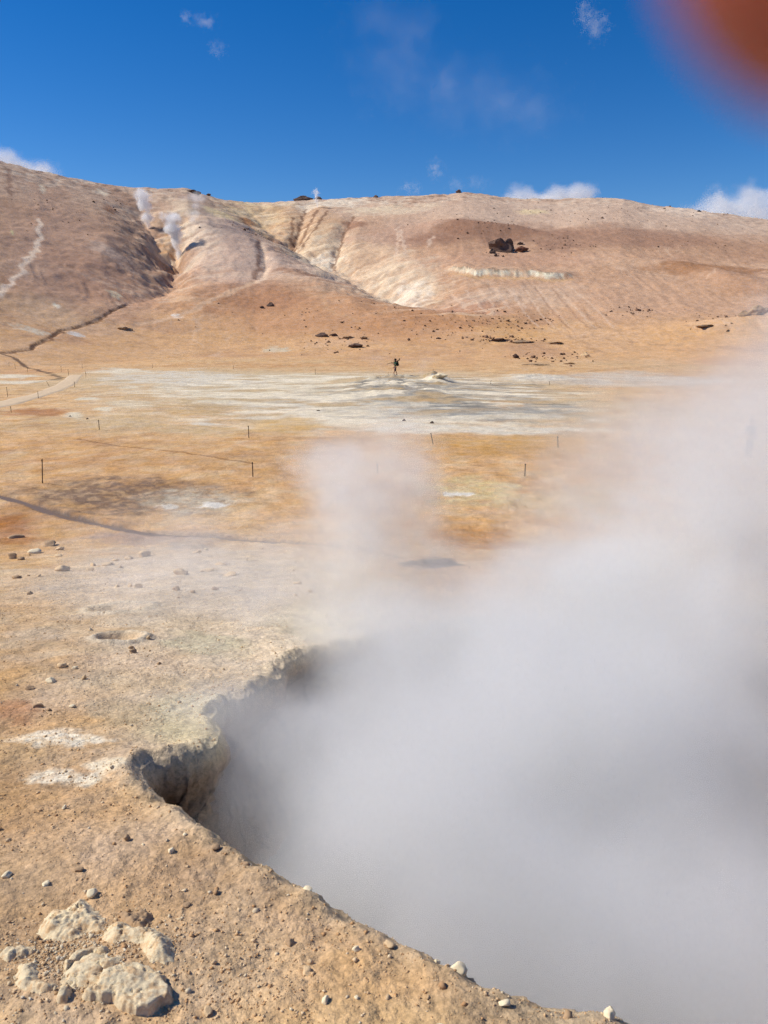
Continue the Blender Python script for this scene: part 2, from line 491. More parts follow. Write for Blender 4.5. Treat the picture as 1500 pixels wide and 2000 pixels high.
# ------------------------------------------------------------------ mineral colours of the ground
def paint(x, y, sd):
    shape = x.shape
    x = x.ravel(); y = y.ravel(); sd = sd.ravel()
    r = np.hypot(x, y)
    n = len(x)
    col = np.zeros((n, 3))
    HK = 1.06
    nA = fbm2(x / 3.1, y / 3.1, 101, 4); nB = fbm2(x / 0.45, y / 0.45, 102, 4); nC = fbm2(x / 17, y / 17, 103, 5); nD = fbm2(x / 60, y / 60, 104, 4)

    def mix(m, c):
        col[:] = col * (1 - m[:, None]) + np.asarray(c)[None, :] * m[:, None]

    def put(j, m, c):
        col[j] = col[j] * (1 - m[:, None]) + np.asarray(c)[None, :] * m[:, None]

    def patch(u, v, ru, rv, c, amt=1.0, soft=0.35, rag=0.5, fs=None, seed=0, k=1.38, streak=0.0):
        p = at(u, v); a = at(u + ru, v); t = at(u, v - rv); b = at(u, v + rv)
        rx = max(abs(a[0] - p[0]), 0.02); ry = max(abs(t[1] - b[1]) / 2, 0.02); cyy = (t[1] + b[1]) / 2
        cx = p[0]
        j = near(x, y, [(cx, cyy)], max(rx, ry) * (1.8 + rag))
        if not len(j): return
        f = fs if fs else min(rx, ry) * 0.55
        # along the line of sight patches spread as they do on the flat
        ux = cx + (x[j] - cx) - (y[j] - cyy) * (cx / max(cyy, 1))
        q = np.hypot((ux - cx) / rx, (y[j] - cyy) / ry)
        q = q + rag * fbm2(x[j] / f, y[j] / f, 200 + seed, 4)
        m = amt * (1 - sstep(1 - soft, 1 + soft, q))
        if streak > 0:
            m = m * (1 - streak * sstep(-0.1, 0.25, fbm2(x[j] / (f * 0.35), y[j] / (f * 0.35), 260 + seed, 5)))
        put(j, m, srgb(*c, k=k))

    def line(pts, w, c, amt=0.9, rag=0.5, seed=0, k=1.10, soft=0.5):
        pw = px_line(pts)
        j = near(x, y, pw, w * 3)
        if not len(j): return
        xj = x[j] + w * 1.2 * noise2(x[j] / (w * 5), y[j] / (w * 5), 310 + seed)
        d = poly_dist(xj, y[j], pw) / w + rag * fbm2(x[j] / w, y[j] / w, 300 + seed, 3)
        put(j, amt * (1 - sstep(1 - soft, 1 + soft, d)), srgb(*c, k=k))

    # ---- the mound
    mix(np.ones(n), srgb(214, 174, 124, k=1.2))
    mix(sstep(-0.25, 0.5, nA) * 0.55, srgb(204, 158, 104, k=1.2))
    mix(sstep(0.0, 0.45, nB) * 0.45, srgb(228, 196, 148, k=1.2))
    mix(sstep(0.05, 0.5, -nB) * 0.35, srgb(194, 148, 98, k=1.2))
    # ---- the flat
    flat = sstep(19.5, 23, r + 1.2 * nA)
    mix(flat, srgb(232, 188, 134, k=1.28))
    mix(flat * sstep(-0.15, 0.4, nC) * 0.45, srgb(220, 168, 110, k=1.3))
    mix(flat * sstep(0.1, 0.5, -nC + 0.3 * nA) * 0.5, srgb(224, 192, 140))
    mix(flat * sstep(0.10, 0.4, nA) * 0.35, srgb(206, 156, 106))
    nE = fbm2(x / 1.1, y / 1.6, 105, 4)
    mix(flat * sstep(0.18, 0.42, nE) * 0.35, srgb(186, 134, 86))
    mix(flat * sstep(0.15, 0.4, -nE) * 0.5, srgb(234, 200, 152, k=1.28))
    # ---- the hill
    rc, rf, zc = hill_params(x, y)
    s = (r - rf) / (rc - rf)
    hill = sstep(-0.12, 0.08, s + 0.05 * nC)
    mix(hill, srgb(214, 168, 118, k=HK))
    mix(sstep(0.14, 0.36, s + 0.10 * nD) * 0.9, srgb(196, 155, 122, k=HK))
    mix(sstep(0.55, 0.95, s + 0.12 * nD) * 0.75, srgb(202, 174, 148, k=HK))
    mix(hill * sstep(0.05, 0.5, nC) * 0.45, srgb(178, 136, 106, k=HK))
    mix(hill * sstep(0.1, 0.5, -nC) * 0.35, srgb(214, 178, 144, k=HK))
    fine = fbm2(x / 2.3, y / 2.3, 106, 4)
    mix(hill * sstep(0.25, 0.55, fine) * 0.3, srgb(150, 112, 86, k=HK))
    topm = sstep(0.7, 0.95, s)
    mix(topm * sstep(0.18, 0.42, fbm2(x / 3.5, y / 6.5, 107, 5)) * 0.75, srgb(138, 108, 88, k=HK))
    mix(topm * sstep(0.15, 0.4, fbm2(x / 4.5, y / 5.5, 108, 5)) * 0.6, srgb(226, 206, 178, k=HK))
    rl = np.abs(noise2(x / 2.2 + 2.5 * fbm2(x / 25, y / 25, 111, 2), y / 34.0, 112))
    mix(hill * (1 - sstep(0.02, 0.09, rl)) * sstep(-0.2, 0.3, nD) * 0.35, srgb(150, 112, 84, k=HK))
    rl = np.abs(noise2(x / 3.0 + 2.5 * fbm2(x / 25, y / 25, 113, 2), y / 30.0, 114))
    mix(hill * (1 - sstep(0.02, 0.10, rl)) * sstep(-0.2, 0.3, -nD) * 0.35, srgb(226, 196, 164, k=HK))
    H = dict(k=HK)
    # left flank, pinkish brown
    patch(120, 500, 200, 100, (206, 164, 132), 0.75, 0.6, 0.3, seed=1, **H)
    patch(200, 545, 140, 45, (190, 144, 112), 0.6, 0.6, 0.4, seed=2, **H)
    patch(90, 610, 160, 22, (214, 178, 138), 0.6, 0.6, 0.5, seed=3, **H)
    patch(60, 640, 70, 6, (236, 220, 190), 0.9, 0.3, 0.8, seed=4, streak=0.5)
    patch(150, 650, 32, 4, (240, 232, 218), 0.95, 0.3, 0.7, seed=5, streak=0.3)
    patch(220, 572, 28, 5, (232, 215, 175), 0.85, 0.3, 0.8, seed=6, streak=0.4, **H)
    patch(110, 598, 16, 4, (232, 222, 196), 0.8, 0.3, 0.8, seed=7, **H)
    patch(82, 366, 24, 8, (236, 214, 178), 0.9, 0.3, 0.9, seed=8, streak=0.5, **H)
    patch(213, 404, 24, 7, (172, 122, 88), 0.8, 0.4, 0.5, seed=9, **H)
    patch(200, 372, 26, 4, (228, 208, 176), 0.8, 0.3, 0.9, seed=10, **H)
    patch(24, 456, 9, 4, (224, 214, 150), 0.7, 0.5, 0.4, seed=11, **H)
    patch(205, 490, 50, 10, (212, 184, 158), 0.6, 0.5, 0.9, seed=12, **H)
    # fumarole gully: sulphur, cream, rust
    patch(350, 430, 42, 40, (222, 200, 168), 0.8, 0.5, 0.8, seed=13, streak=0.3, **H)
    patch(330, 450, 22, 24, (208, 156, 98), 0.6, 0.4, 0.9, seed=14, **H)
    patch(380, 455, 30, 26, (214, 196, 170), 0.8, 0.5, 0.7, seed=15, **H)
    patch(430, 425, 45, 14, (230, 204, 152), 0.85, 0.4, 0.7, seed=16, **H)
    patch(500, 415, 70, 34, (226, 196, 144), 0.75, 0.5, 0.8, seed=17, streak=0.35, **H)
    patch(480, 425, 16, 10, (196, 128, 72), 0.7, 0.4, 0.7, seed=18, **H)
    patch(390, 385, 60, 12, (206, 172, 140), 0.7, 0.5, 0.6, seed=19, **H)
    # the grey spur and its cream valley
    patch(440, 500, 100, 62, (206, 180, 160), 0.65, 0.45, 0.45, seed=20, **H)
    patch(600, 520, 90, 34, (208, 182, 160), 0.6, 0.5, 0.5, seed=21, **H)
    patch(405, 470, 30, 50, (216, 192, 166), 0.6, 0.6, 0.8, seed=22, streak=0.5, **H)
    patch(620, 470, 60, 36, (226, 202, 166), 0.85, 0.4, 0.7, seed=23, streak=0.25, **H)
    patch(700, 500, 70, 38, (216, 184, 148), 0.7, 0.5, 0.7, seed=24, **H)
    patch(790, 545, 75, 45, (230, 206, 172), 0.85, 0.4, 0.7, seed=25, streak=0.3, **H)
    patch(640, 485, 26, 10, (238, 222, 196), 0.9, 0.3, 0.8, seed=26, streak=0.3, **H)
    patch(800, 565, 34, 18, (238, 222, 198), 0.85, 0.4, 0.9, seed=27, streak=0.4, **H)
    patch(590, 430, 70, 30, (206, 164, 120), 0.6, 0.5, 0.6, seed=28, **H)
    patch(780, 585, 12, 6, (206, 150, 80), 0.8, 0.4, 0.6, seed=29, **H)
    patch(650, 397, 70, 9, (234, 216, 188), 0.8, 0.4, 0.9, seed=30, streak=0.4, **H)
    patch(760, 410, 80, 7, (230, 208, 172), 0.8, 0.4, 0.9, seed=31, streak=0.4, **H)
    patch(790, 455, 90, 25, (188, 152, 128), 0.6, 0.5, 0.6, seed=32, **H)
    patch(690, 435, 22, 6, (150, 106, 82), 0.7, 0.4, 0.6, seed=33, **H)
    # brown fan below the spur
    patch(650, 625, 250, 46, (196, 146, 104), 0.8, 0.5, 0.4, seed=34, **H)
    patch(480, 600, 110, 30, (170, 120, 86), 0.6, 0.5, 0.5, seed=35, **H)
    patch(590, 545, 55, 8, (160, 112, 80), 0.65, 0.4, 0.6, seed=36, **H)
    patch(850, 645, 150, 26, (192, 138, 92), 0.55, 0.6, 0.5, seed=37, **H)
    patch(1000, 652, 60, 20, (216, 168, 108), 0.6, 0.6, 0.6, seed=38, **H)
    patch(540, 690, 24, 5, (232, 216, 182), 0.85, 0.3, 0.9, seed=39, streak=0.3)
    patch(345, 627, 12, 4, (240, 230, 212), 0.9, 0.3, 0.9, seed=40, **H)
    # right flank
    patch(1180, 415, 340, 34, (210, 182, 156), 0.6, 0.5, 0.5, seed=41, **H)
    patch(960, 455, 130, 20, (152, 112, 88), 0.85, 0.4, 0.55, seed=42, **H)
    patch(1230, 462, 180, 20, (166, 126, 100), 0.8, 0.5, 0.5, seed=43, **H)
    patch(1100, 480, 45, 16, (146, 112, 92), 0.55, 0.5, 0.9, seed=44, streak=0.6, **H)
    patch(1450, 490, 100, 18, (176, 136, 106), 0.7, 0.5, 0.5, seed=45, **H)
    patch(1370, 530, 110, 12, (160, 114, 78), 0.8, 0.4, 0.7, seed=46, **H)
    patch(1460, 560, 70, 16, (172, 128, 94), 0.6, 0.5, 0.7, seed=47, **H)
    patch(1010, 510, 180, 14, (196, 152, 122), 0.5, 0.6, 0.4, seed=48, **H)
    patch(1250, 590, 200, 40, (208, 166, 130), 0.6, 0.6, 0.4, seed=49, **H)
    patch(940, 585, 90, 14, (206, 176, 148), 0.7, 0.5, 0.6, seed=50, **H)
    patch(920, 605, 90, 16, (190, 142, 112), 0.7, 0.5, 0.5, seed=51, **H)
    patch(1060, 580, 80, 26, (212, 178, 146), 0.6, 0.5, 0.6, seed=52, **H)
    patch(1040, 416, 26, 4, (228, 204, 154), 0.7, 0.4, 0.6, seed=53, **H)
    patch(1330, 410, 50, 10, (232, 206, 178), 0.75, 0.4, 0.8, seed=54, streak=0.3, **H)
    # pale and dark ribs on the gully sides
    for k, amt in ((0, 0.28), (2, 0.42), (1, 0.5)):
        pts, val, w = GULLIES[k]
        j = near(x, y, pts, w * 1.6)
        p, sd_ = ribs(x[j], y[j], pts, w)
        put(j, amt * sd_ * sstep(0.15, 0.5, p), srgb(164, 120, 88, k=HK))
        put(j, amt * sd_ * sstep(0.15, 0.5, -p), srgb(238, 216, 182, k=HK))
    # white cliff band and the ochre wash below it
    j = near(x, y, CLIFF, 14)
    yc = np.interp(x[j], [p[0] for p in CLIFF], [p[1] for p in CLIFF])
    sj = y[j] - yc + 1.6 * fbm2(x[j] / 3.0, y[j] / 9.0, 75, 3)
    e_ = sstep(CLIFF[0][0] - 3, CLIFF[0][0] + 4, x[j]) * (1 - sstep(CLIFF[-1][0] - 4, CLIFF[-1][0] + 4, x[j]))
    gap = sstep(-0.5, -0.1, fbm2(x[j] / 5, y[j] / 5, 140, 3))
    put(j, 0.95 * e_ * gap * sstep(-1.6, -1.0, sj) * (1 - sstep(0.5, 1.6, sj)) * (0.55 + 0.45 * sstep(-0.2, 0.2, fbm2(x[j] / 1.4, y[j] / 2.0, 142, 3))), srgb(244, 228, 196, k=1.0))
    put(j, 0.7 * e_ * gap * sstep(0.0, 0.4, sj) * (1 - sstep(2.0, 3.2, sj)) * sstep(0.0, 0.3, fbm2(x[j] / 0.8, y[j] / 0.8, 141, 3)), srgb(120, 110, 92, k=HK))
    put(j, 0.6 * e_ * sstep(-6.0, -3.0, sj) * (1 - sstep(-2.4, -1.6, sj)), srgb(214, 172, 118, k=HK))
    # tracks, rills and cracks on the hill
    line([(75, 428), (80, 455), (72, 490), (52, 520), (30, 550), (0, 572), (-40, 600)], 0.8, (236, 204, 172), 0.95, 0.25, seed=1, k=0.95)
    line([(17, 330), (20, 350), (18, 380)], 0.8, (140, 104, 84), 0.6, seed=2)
    line([(505, 480), (508, 510), (500, 560)], 1.0, (146, 106, 82), 0.7, seed=3)
    line([(515, 485), (519, 520), (514, 560), (502, 572)], 1.1, (228, 196, 164), 0.9, seed=4)
    line([(502, 572), (470, 582), (420, 602), (380, 618), (330, 634), (280, 640)], 1.3, (220, 182, 144), 0.7, seed=5)
    for i_, pts in enumerate([[(598, 405), (585, 430), (570, 465)], [(620, 410), (600, 440), (572, 466)], [(640, 412), (615, 445), (590, 462)], [(690, 420), (668, 460), (648, 500)], [(572, 420), (570, 440), (566, 462)]]):
        line(pts, 0.75, (124, 88, 66), 0.75, seed=6 + i_)
    for i_, pts in enumerate([[(776, 440), (778, 470), (776, 495)], [(782, 445), (788, 475), (792, 496)], [(845, 460), (838, 470), (836, 480)]]):
        line(pts, 0.7, (224, 192, 162), 0.7, seed=12 + i_)
    for i_ in range(9):
        u0 = 1000 + i_ * 14 + [0, 7, -5, 3, -8, 6, 1, -6, 4][i_]
        line([(u0, 566), (u0 + 10 + i_ * 2, 590), (u0 + 26 + i_ * 4, 618), (u0 + 52 + i_ * 4, 642)], 0.32, [(226, 194, 162), (160, 120, 92)][i_ % 2], [0.5, 0.3, 0.45][i_ % 3], seed=20 + i_)
    for i_ in range(5):
        u0 = 880 + i_ * 28
        line([(u0, 568), (u0 + 14, 586), (u0 + 34, 606)], 0.55, (222, 190, 160), 0.5, seed=30 + i_)
    line([(640, 580), (628, 600), (642, 630), (700, 650)], 0.7, (206, 164, 122), 0.5, seed=36)
    line([(250, 590), (235, 600), (190, 625), (150, 637), (120, 642), (98, 656), (70, 672), (62, 682), (20, 688), (-40, 694)], 0.55, (108, 72, 50), 0.8, 0.7, seed=37)
    line([(0, 690), (30, 700), (42, 710), (52, 716), (95, 728), (118, 738), (105, 742), (60, 748), (0, 752)], 0.38, (98, 74, 60), 0.8, 0.6, seed=38, k=1.38)
    # ---- white hot ground in the middle
    patch(420, 745, 330, 24, (226, 200, 156), 0.75, 0.5, 0.5, seed=60)
    patch(700, 778, 460, 50, (232, 214, 180), 0.75, 0.4, 0.35, seed=61)
    patch(560, 762, 300, 30, (246, 230, 196), 0.95, 0.4, 0.7, 2.0, seed=62, streak=0.55)
    patch(780, 800, 330, 32, (246, 232, 204), 0.95, 0.35, 0.6, 2.0, seed=63, streak=0.5)
    patch(330, 740, 150, 14, (240, 228, 204), 0.9, 0.4, 0.9, 3.0, seed=64, streak=0.6)
    patch(840, 775, 210, 30, (168, 164, 152), 0.75, 0.45, 0.7, 4.0, seed=65, streak=0.55)
    patch(980, 808, 150, 22, (160, 160, 154), 0.75, 0.45, 0.7, 3.0, seed=66, streak=0.5)
    patch(770, 757, 80, 10, (146, 138, 124), 0.7, 0.4, 0.8, 2.5, seed=67, streak=0.5)
    patch(850, 743, 20, 6, (150, 146, 138), 0.9, 0.4, 0.6, seed=68)
    patch(900, 838, 260, 9, (250, 238, 212), 0.9, 0.4, 0.7, 2.0, seed=69, streak=0.3)
    patch(830, 785, 24, 4, (205, 158, 100), 0.8, 0.4, 0.6, seed=70)
    patch(985, 790, 36, 6, (206, 152, 88), 0.85, 0.4, 0.6, seed=71)
    patch(230, 726, 60, 5, (248, 234, 204), 0.95, 0.3, 0.8, 2.0, seed=72, streak=0.3)
    patch(20, 735, 34, 4, (248, 234, 204), 0.95, 0.3, 0.8, 2.0, seed=73, streak=0.3)
    patch(20, 747, 50, 3, (248, 234, 204), 0.95, 0.3, 0.8, 2.0, seed=74, streak=0.3)
    patch(145, 812, 22, 5, (246, 230, 196), 0.9, 0.4, 0.9, 1.0, seed=75)
    patch(170, 779, 20, 3, (246, 232, 200), 0.9, 0.4, 0.9, 1.0, seed=76)
    patch(205, 799, 18, 3, (246, 230, 196), 0.9, 0.4, 0.9, 1.0, seed=77)
    patch(260, 790, 50, 8, (232, 210, 172), 0.85, 0.4, 0.6, seed=78)
    patch(230, 825, 90, 14, (228, 198, 152), 0.75, 0.5, 0.7, seed=79)
    patch(60, 806, 60, 8, (186, 120, 74), 0.7, 0.5, 0.7, seed=80)
    patch(400, 840, 110, 8, (226, 196, 148), 0.7, 0.5, 0.8, seed=81)
    patch(395, 829, 22, 3, (240, 228, 204), 0.85, 0.4, 0.6, seed=82)
    patch(1050, 740, 78, 7, (240, 228, 202), 0.9, 0.4, 0.7, 3.0, seed=83, streak=0.4)
    patch(1240, 742, 160, 14, (232, 220, 200), 0.8, 0.5, 0.6, 5.0, seed=84, streak=0.3)
    c = at(690, 780); a_ = at(1180, 780); t_ = at(690, 728); b_ = at(690, 838)
    j = near(x, y, [(c[0], (t_[1] + b_[1]) / 2)], 60)
    q = np.hypot((x[j] - c[0]) / abs(a_[0] - c[0]), (y[j] - (t_[1] + b_[1]) / 2) / (abs(t_[1] - b_[1]) / 2))
    fld = 1 - sstep(0.75, 1.1, q + 0.2 * nA[j])
    g1 = fbm2(x[j] / 4.5, y[j] / 2.0, 180, 5); g2 = fbm2(x[j] / 3.6, y[j] / 1.4, 181, 5); g3 = fbm2(x[j] / 5.0, y[j] / 5.0, 182, 4)
    put(j, 0.70 * fld * sstep(0.10, 0.34, g1), srgb(214, 180, 128))
    put(j, 0.85 * fld * sstep(0.05, 0.25, -g1 + 0.4 * g2), srgb(248, 232, 200, k=1.2))
    put(j, 0.8 * fld * sstep(0.12, 0.30, g2) * sstep(-0.2, 0.1, g3) * sstep(-8, 14, x[j]), srgb(124, 120, 112))
    line([(150, 857), (200, 866), (280, 876), (360, 884), (440, 897), (494, 905)], 0.10, (150, 100, 62), 0.6, 0.6, seed=39, k=1.38)
    patch(560, 830, 70, 14, (230, 188, 122), 0.7, 0.4, 0.6, seed=85)
    patch(1000, 865, 170, 14, (222, 174, 106), 0.7, 0.5, 0.6, seed=86, streak=0.3)
    patch(960, 882, 180, 10, (220, 168, 100), 0.6, 0.5, 0.6, seed=87)
    patch(200, 905, 180, 14, (208, 158, 108), 0.45, 0.6, 0.7, seed=88)
    # ---- speckled ground beyond the stream
    patch(250, 968, 210, 34, (150, 120, 96), 0.95, 0.35, 0.5, 0.7, seed=90, streak=0.45)
    patch(380, 978, 90, 22, (222, 206, 176), 0.8, 0.4, 0.6, 0.8, seed=91, streak=0.5)
    patch(415, 986, 26, 5, (246, 238, 222), 0.95, 0.3, 0.8, seed=92)
    patch(330, 990, 20, 4, (240, 230, 210), 0.85, 0.3, 0.8, seed=93)
    patch(920, 960, 90, 24, (228, 206, 152), 0.85, 0.4, 0.6, 0.8, seed=94, streak=0.4)
    patch(890, 964, 32, 4, (246, 238, 220), 0.9, 0.3, 0.8, seed=95)
    patch(930, 1050, 90, 24, (206, 146, 84), 0.8, 0.4, 0.6, seed=96, streak=0.3)
    patch(30, 1000, 60, 20, (206, 156, 106), 0.7, 0.5, 0.5, seed=97)
    patch(20, 1035, 60, 26, (176, 112, 64), 0.7, 0.5, 0.6, seed=98)
    patch(1100, 980, 120, 30, (226, 202, 162), 0.7, 0.5, 0.6, 1.0, seed=99, streak=0.3)
    patch(300, 1050, 120, 12, (176, 150, 138), 0.7, 0.5, 0.6, 0.6, seed=150)
    patch(842, 1103, 50, 9, (96, 88, 86), 0.9, 0.25, 0.7, 0.35, seed=151)
    patch(370, 1066, 40, 7, (150, 138, 130), 0.7, 0.4, 0.8, 0.3, seed=152)
    j = near(x, y, STREAM, 6)
    d, wv = poly_dist(x[j], y[j], STREAM, STREAM_W)
    q = d / wv + 0.5 * fbm2(x[j] * 1.4, y[j] * 1.4, 150, 3)
    put(j, 0.45 * (1 - sstep(1.1, 2.0, q)), srgb(150, 122, 100))
    put(j, 0.8 * (1 - sstep(0.7, 1.1, q)), srgb(112, 104, 104))
    # ---- the mound near the crater: cream crusts
    patch(380, 1290, 420, 210, (240, 220, 188), 0.85, 0.5, 0.4, 0.7, seed=110)
    patch(380, 1400, 110, 60, (226, 212, 168), 0.75, 0.5, 0.4, 0.4, seed=111)
    patch(640, 1220, 120, 60, (226, 216, 182), 0.8, 0.5, 0.4, 0.6, seed=112)
    patch(330, 1160, 420, 90, (230, 208, 176), 0.8, 0.6, 0.5, 1.0, seed=113)
    patch(110, 1155, 60, 26, (190, 170, 146), 0.6, 0.4, 0.8, 0.5, seed=114, streak=0.5)
    patch(395, 1260, 70, 22, (220, 206, 168), 0.8, 0.5, 0.7, 0.3, seed=115, streak=0.3)
    patch(50, 1255, 70, 26, (208, 188, 162), 0.6, 0.5, 0.7, 0.5, seed=116)
    patch(100, 1444, 90, 17, (246, 232, 204), 0.95, 0.3, 0.7, 0.14, seed=117, k=1.1, streak=0.45)
    patch(120, 1522, 80, 18, (246, 230, 198), 0.95, 0.3, 0.8, 0.12, seed=118, k=1.1, streak=0.5)
    patch(215, 1500, 40, 12, (242, 224, 188), 0.9, 0.3, 0.8, 0.10, seed=119, k=1.1, streak=0.5)
    patch(240, 1385, 60, 20, (196, 176, 142), 0.7, 0.5, 0.7, 0.2, seed=120, streak=0.4)
    patch(30, 1385, 40, 20, (186, 124, 80), 0.6, 0.5, 0.6, seed=121)
    patch(700, 1790, 180, 90, (214, 178, 132), 0.6, 0.6, 0.4, seed=122)
    patch(1050, 1970, 180, 40, (214, 186, 146), 0.7, 0.6, 0.5, seed=123)
    patch(420, 1800, 620, 210, (210, 166, 114), 0.4, 0.5, 0.3, 0.5, seed=125, k=1.25)
    patch(130, 1830, 170, 120, (206, 168, 122), 0.3, 0.6, 0.4, seed=124)
    for (u, v, ru) in [(232, 1252, 48), (230, 1190, 62)]:
        c = at(u, v); rr = ru * pxm(u, v)
        j = near(x, y, [tuple(c)], rr * 3)
        q = np.hypot(x[j] - c[0], y[j] - c[1]) / rr + 0.25 * fbm2(x[j] * 2, y[j] * 2, 85, 3)
        put(j, 0.75 * np.exp(-((q - 1.15) / 0.25) ** 2), srgb(226, 210, 182))
    # ---- crater wall and floor
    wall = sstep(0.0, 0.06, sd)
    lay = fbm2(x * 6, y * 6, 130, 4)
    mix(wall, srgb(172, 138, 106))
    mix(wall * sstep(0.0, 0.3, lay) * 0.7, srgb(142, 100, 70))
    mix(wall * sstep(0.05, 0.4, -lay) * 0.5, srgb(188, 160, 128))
    mix(sstep(0.35, 0.7, sd), srgb(150, 152, 148))
    mix(sstep(-0.22, -0.02, sd) * (sd < 0.02) * 0.45, srgb(218, 200, 164))
    return np.clip(col, 0.01, 0.85).reshape(shape + (3,))

# ------------------------------------------------------------------ the ground: one sheet, finer towards the viewer
def build_ground():
    fine = np.radians(np.arange(-33, 33.001, 0.088))
    left = np.radians(np.arange(-180, -33, 3.5)); right = np.radians(np.arange(33 + 3.5, 180, 3.5))
    az = np.concatenate([left, fine, right])
    rr = np.concatenate([np.geomspace(0.25, 1.15, 14)[:-1], np.geomspace(1.15, 10, 360)[:-1], np.geomspace(10, 30, 150)[:-1], np.geomspace(30, 140, 270)[:-1], np.linspace(140, 520, 400)[:-1], np.geomspace(520, 5000, 24)])
    A, R = np.meshgrid(az, rr)
    X0 = np.sin(A) * R; Y0 = np.cos(A) * R
    X, Y, Z, SD = ground(X0, Y0, True)
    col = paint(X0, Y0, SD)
    nr, na = A.shape
    verts = np.stack([X, Y, Z], -1).reshape(-1, 3)
    i = np.arange(nr * na).reshape(nr, na)
    a = i; b = np.roll(i, -1, axis=1)
    quads = np.stack([a[:-1], b[:-1], b[1:], a[1:]], -1).reshape(-1, 4)
    quads = quads[:, ::-1]
    nv = len(verts)
    verts = np.vstack([verts, [[0, 0, float(Z[0].mean())]]])
    tris = np.stack([np.full(na, nv), b[0], a[0]], -1)[:, ::-1]
    loops = np.concatenate([quads.ravel(), tris.ravel()]).astype(np.int32)
    starts = np.concatenate([np.arange(len(quads)) * 4, len(quads) * 4 + np.arange(len(tris)) * 3]).astype(np.int32)
    me = bpy.data.meshes.new("ground")
    me.vertices.add(len(verts)); me.vertices.foreach_set("co", verts.astype(np.float32).ravel())
    me.loops.add(len(loops)); me.loops.foreach_set("vertex_index", loops)
    me.polygons.add(len(starts)); me.polygons.foreach_set("loop_start", starts)
    me.update(calc_edges=True)
    me.validate()
    me.polygons.foreach_set("use_smooth", np.ones(len(me.polygons), bool))
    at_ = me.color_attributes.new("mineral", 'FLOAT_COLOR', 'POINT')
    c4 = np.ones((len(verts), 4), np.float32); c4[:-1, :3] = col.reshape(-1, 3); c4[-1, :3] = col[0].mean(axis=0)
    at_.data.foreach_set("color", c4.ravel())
    o = bpy.data.objects.new("ground", me)
    C.objects.link(o)
    me.materials.append(ground_mat())
    tag(o, "bare ochre mineral ground rising to the brown hillside", "ground", kind="structure")
    n0 = me.polygons[len(quads) // 4].normal
    if n0.z < 0:
        me.flip_normals()
    return o

ground_obj = build_ground()

# ------------------------------------------------------------------ water
def ribbon(name, pts, half, z, mat, sub=6):
    P = np.array(pts); t = np.arange(len(P))
    tt = np.linspace(0, len(P) - 1, (len(P) - 1) * sub + 1)
    px = np.interp(tt, t, P[:, 0]); py = np.interp(tt, t, P[:, 1]); w = np.interp(tt, t, half)
    k = np.ones(5) / 5
    pxs = np.convolve(np.pad(px, 2, 'edge'), k, 'valid'); pys = np.convolve(np.pad(py, 2, 'edge'), k, 'valid')
    dx = np.gradient(pxs); dy = np.gradient(pys); l = np.hypot(dx, dy)
    nx, ny = -dy / l, dx / l
    V = []; Fc = []
    for i in range(len(tt)):
        for j in range(5):
            s = -1 + j * 0.5
            V.append((pxs[i] + nx[i] * w[i] * s, pys[i] + ny[i] * w[i] * s, float(base(pxs[i], pys[i])) + z))
    for i in range(len(tt) - 1):
        for j in range(4):
            a = i * 5 + j
            Fc.append((a, a + 1, a + 6, a + 5) if False else (a, a + 5, a + 6, a + 1))
    return mesh_obj(name, V, Fc, mat)

def water_mat(name, col, rough, wscale):
    m, nt, b = new_mat(name)
    b.inputs['Base Color'].default_value = (*col, 1)
    b.inputs['Roughness'].default_value = rough
    b.inputs['IOR'].default_value = 1.33
    tc = nt.nodes.new('ShaderNodeTexCoord')
    n = nt.nodes.new('ShaderNodeTexNoise'); n.inputs['Scale'].default_value = wscale; n.inputs['Detail'].default_value = 4
    nt.links.new(tc.outputs['Object'], n.inputs['Vector'])
    bp = nt.nodes.new('ShaderNodeBump'); bp.inputs['Strength'].default_value = 0.25; bp.inputs['Distance'].default_value = 0.02
    nt.links.new(n.outputs['Fac'], bp.inputs['Height'])
    nt.links.new(bp.outputs['Normal'], b.inputs['Normal'])
    return m

stream = ribbon("stream_water", STREAM, [w * 0.95 for w in STREAM_W], STREAM_Z, water_mat("silty_water", srgb(140, 116, 94), 0.45, 7))
tag(stream, "narrow blue grey stream curving along the foot of the near slope", "stream", kind="structure")
rc_ = np.array(RIM); cc_ = rc_.mean(axis=0)
V = [(cc_[0], cc_[1], FLOOR_Z + 0.06)] + [(cc_[0] + (p[0] - cc_[0]) * 0.93, cc_[1] + (p[1] - cc_[1]) * 0.93, FLOOR_Z + 0.06) for p in RIM]
pool = mesh_obj("pool_water", V, [(0, i + 1, (i + 1) % len(RIM) + 1) for i in range(len(RIM))], water_mat("mud_water", srgb(140, 152, 150), 0.2, 3))
tag(pool, "grey boiling mud water on the floor of the steaming crater", "mud pool", kind="structure")

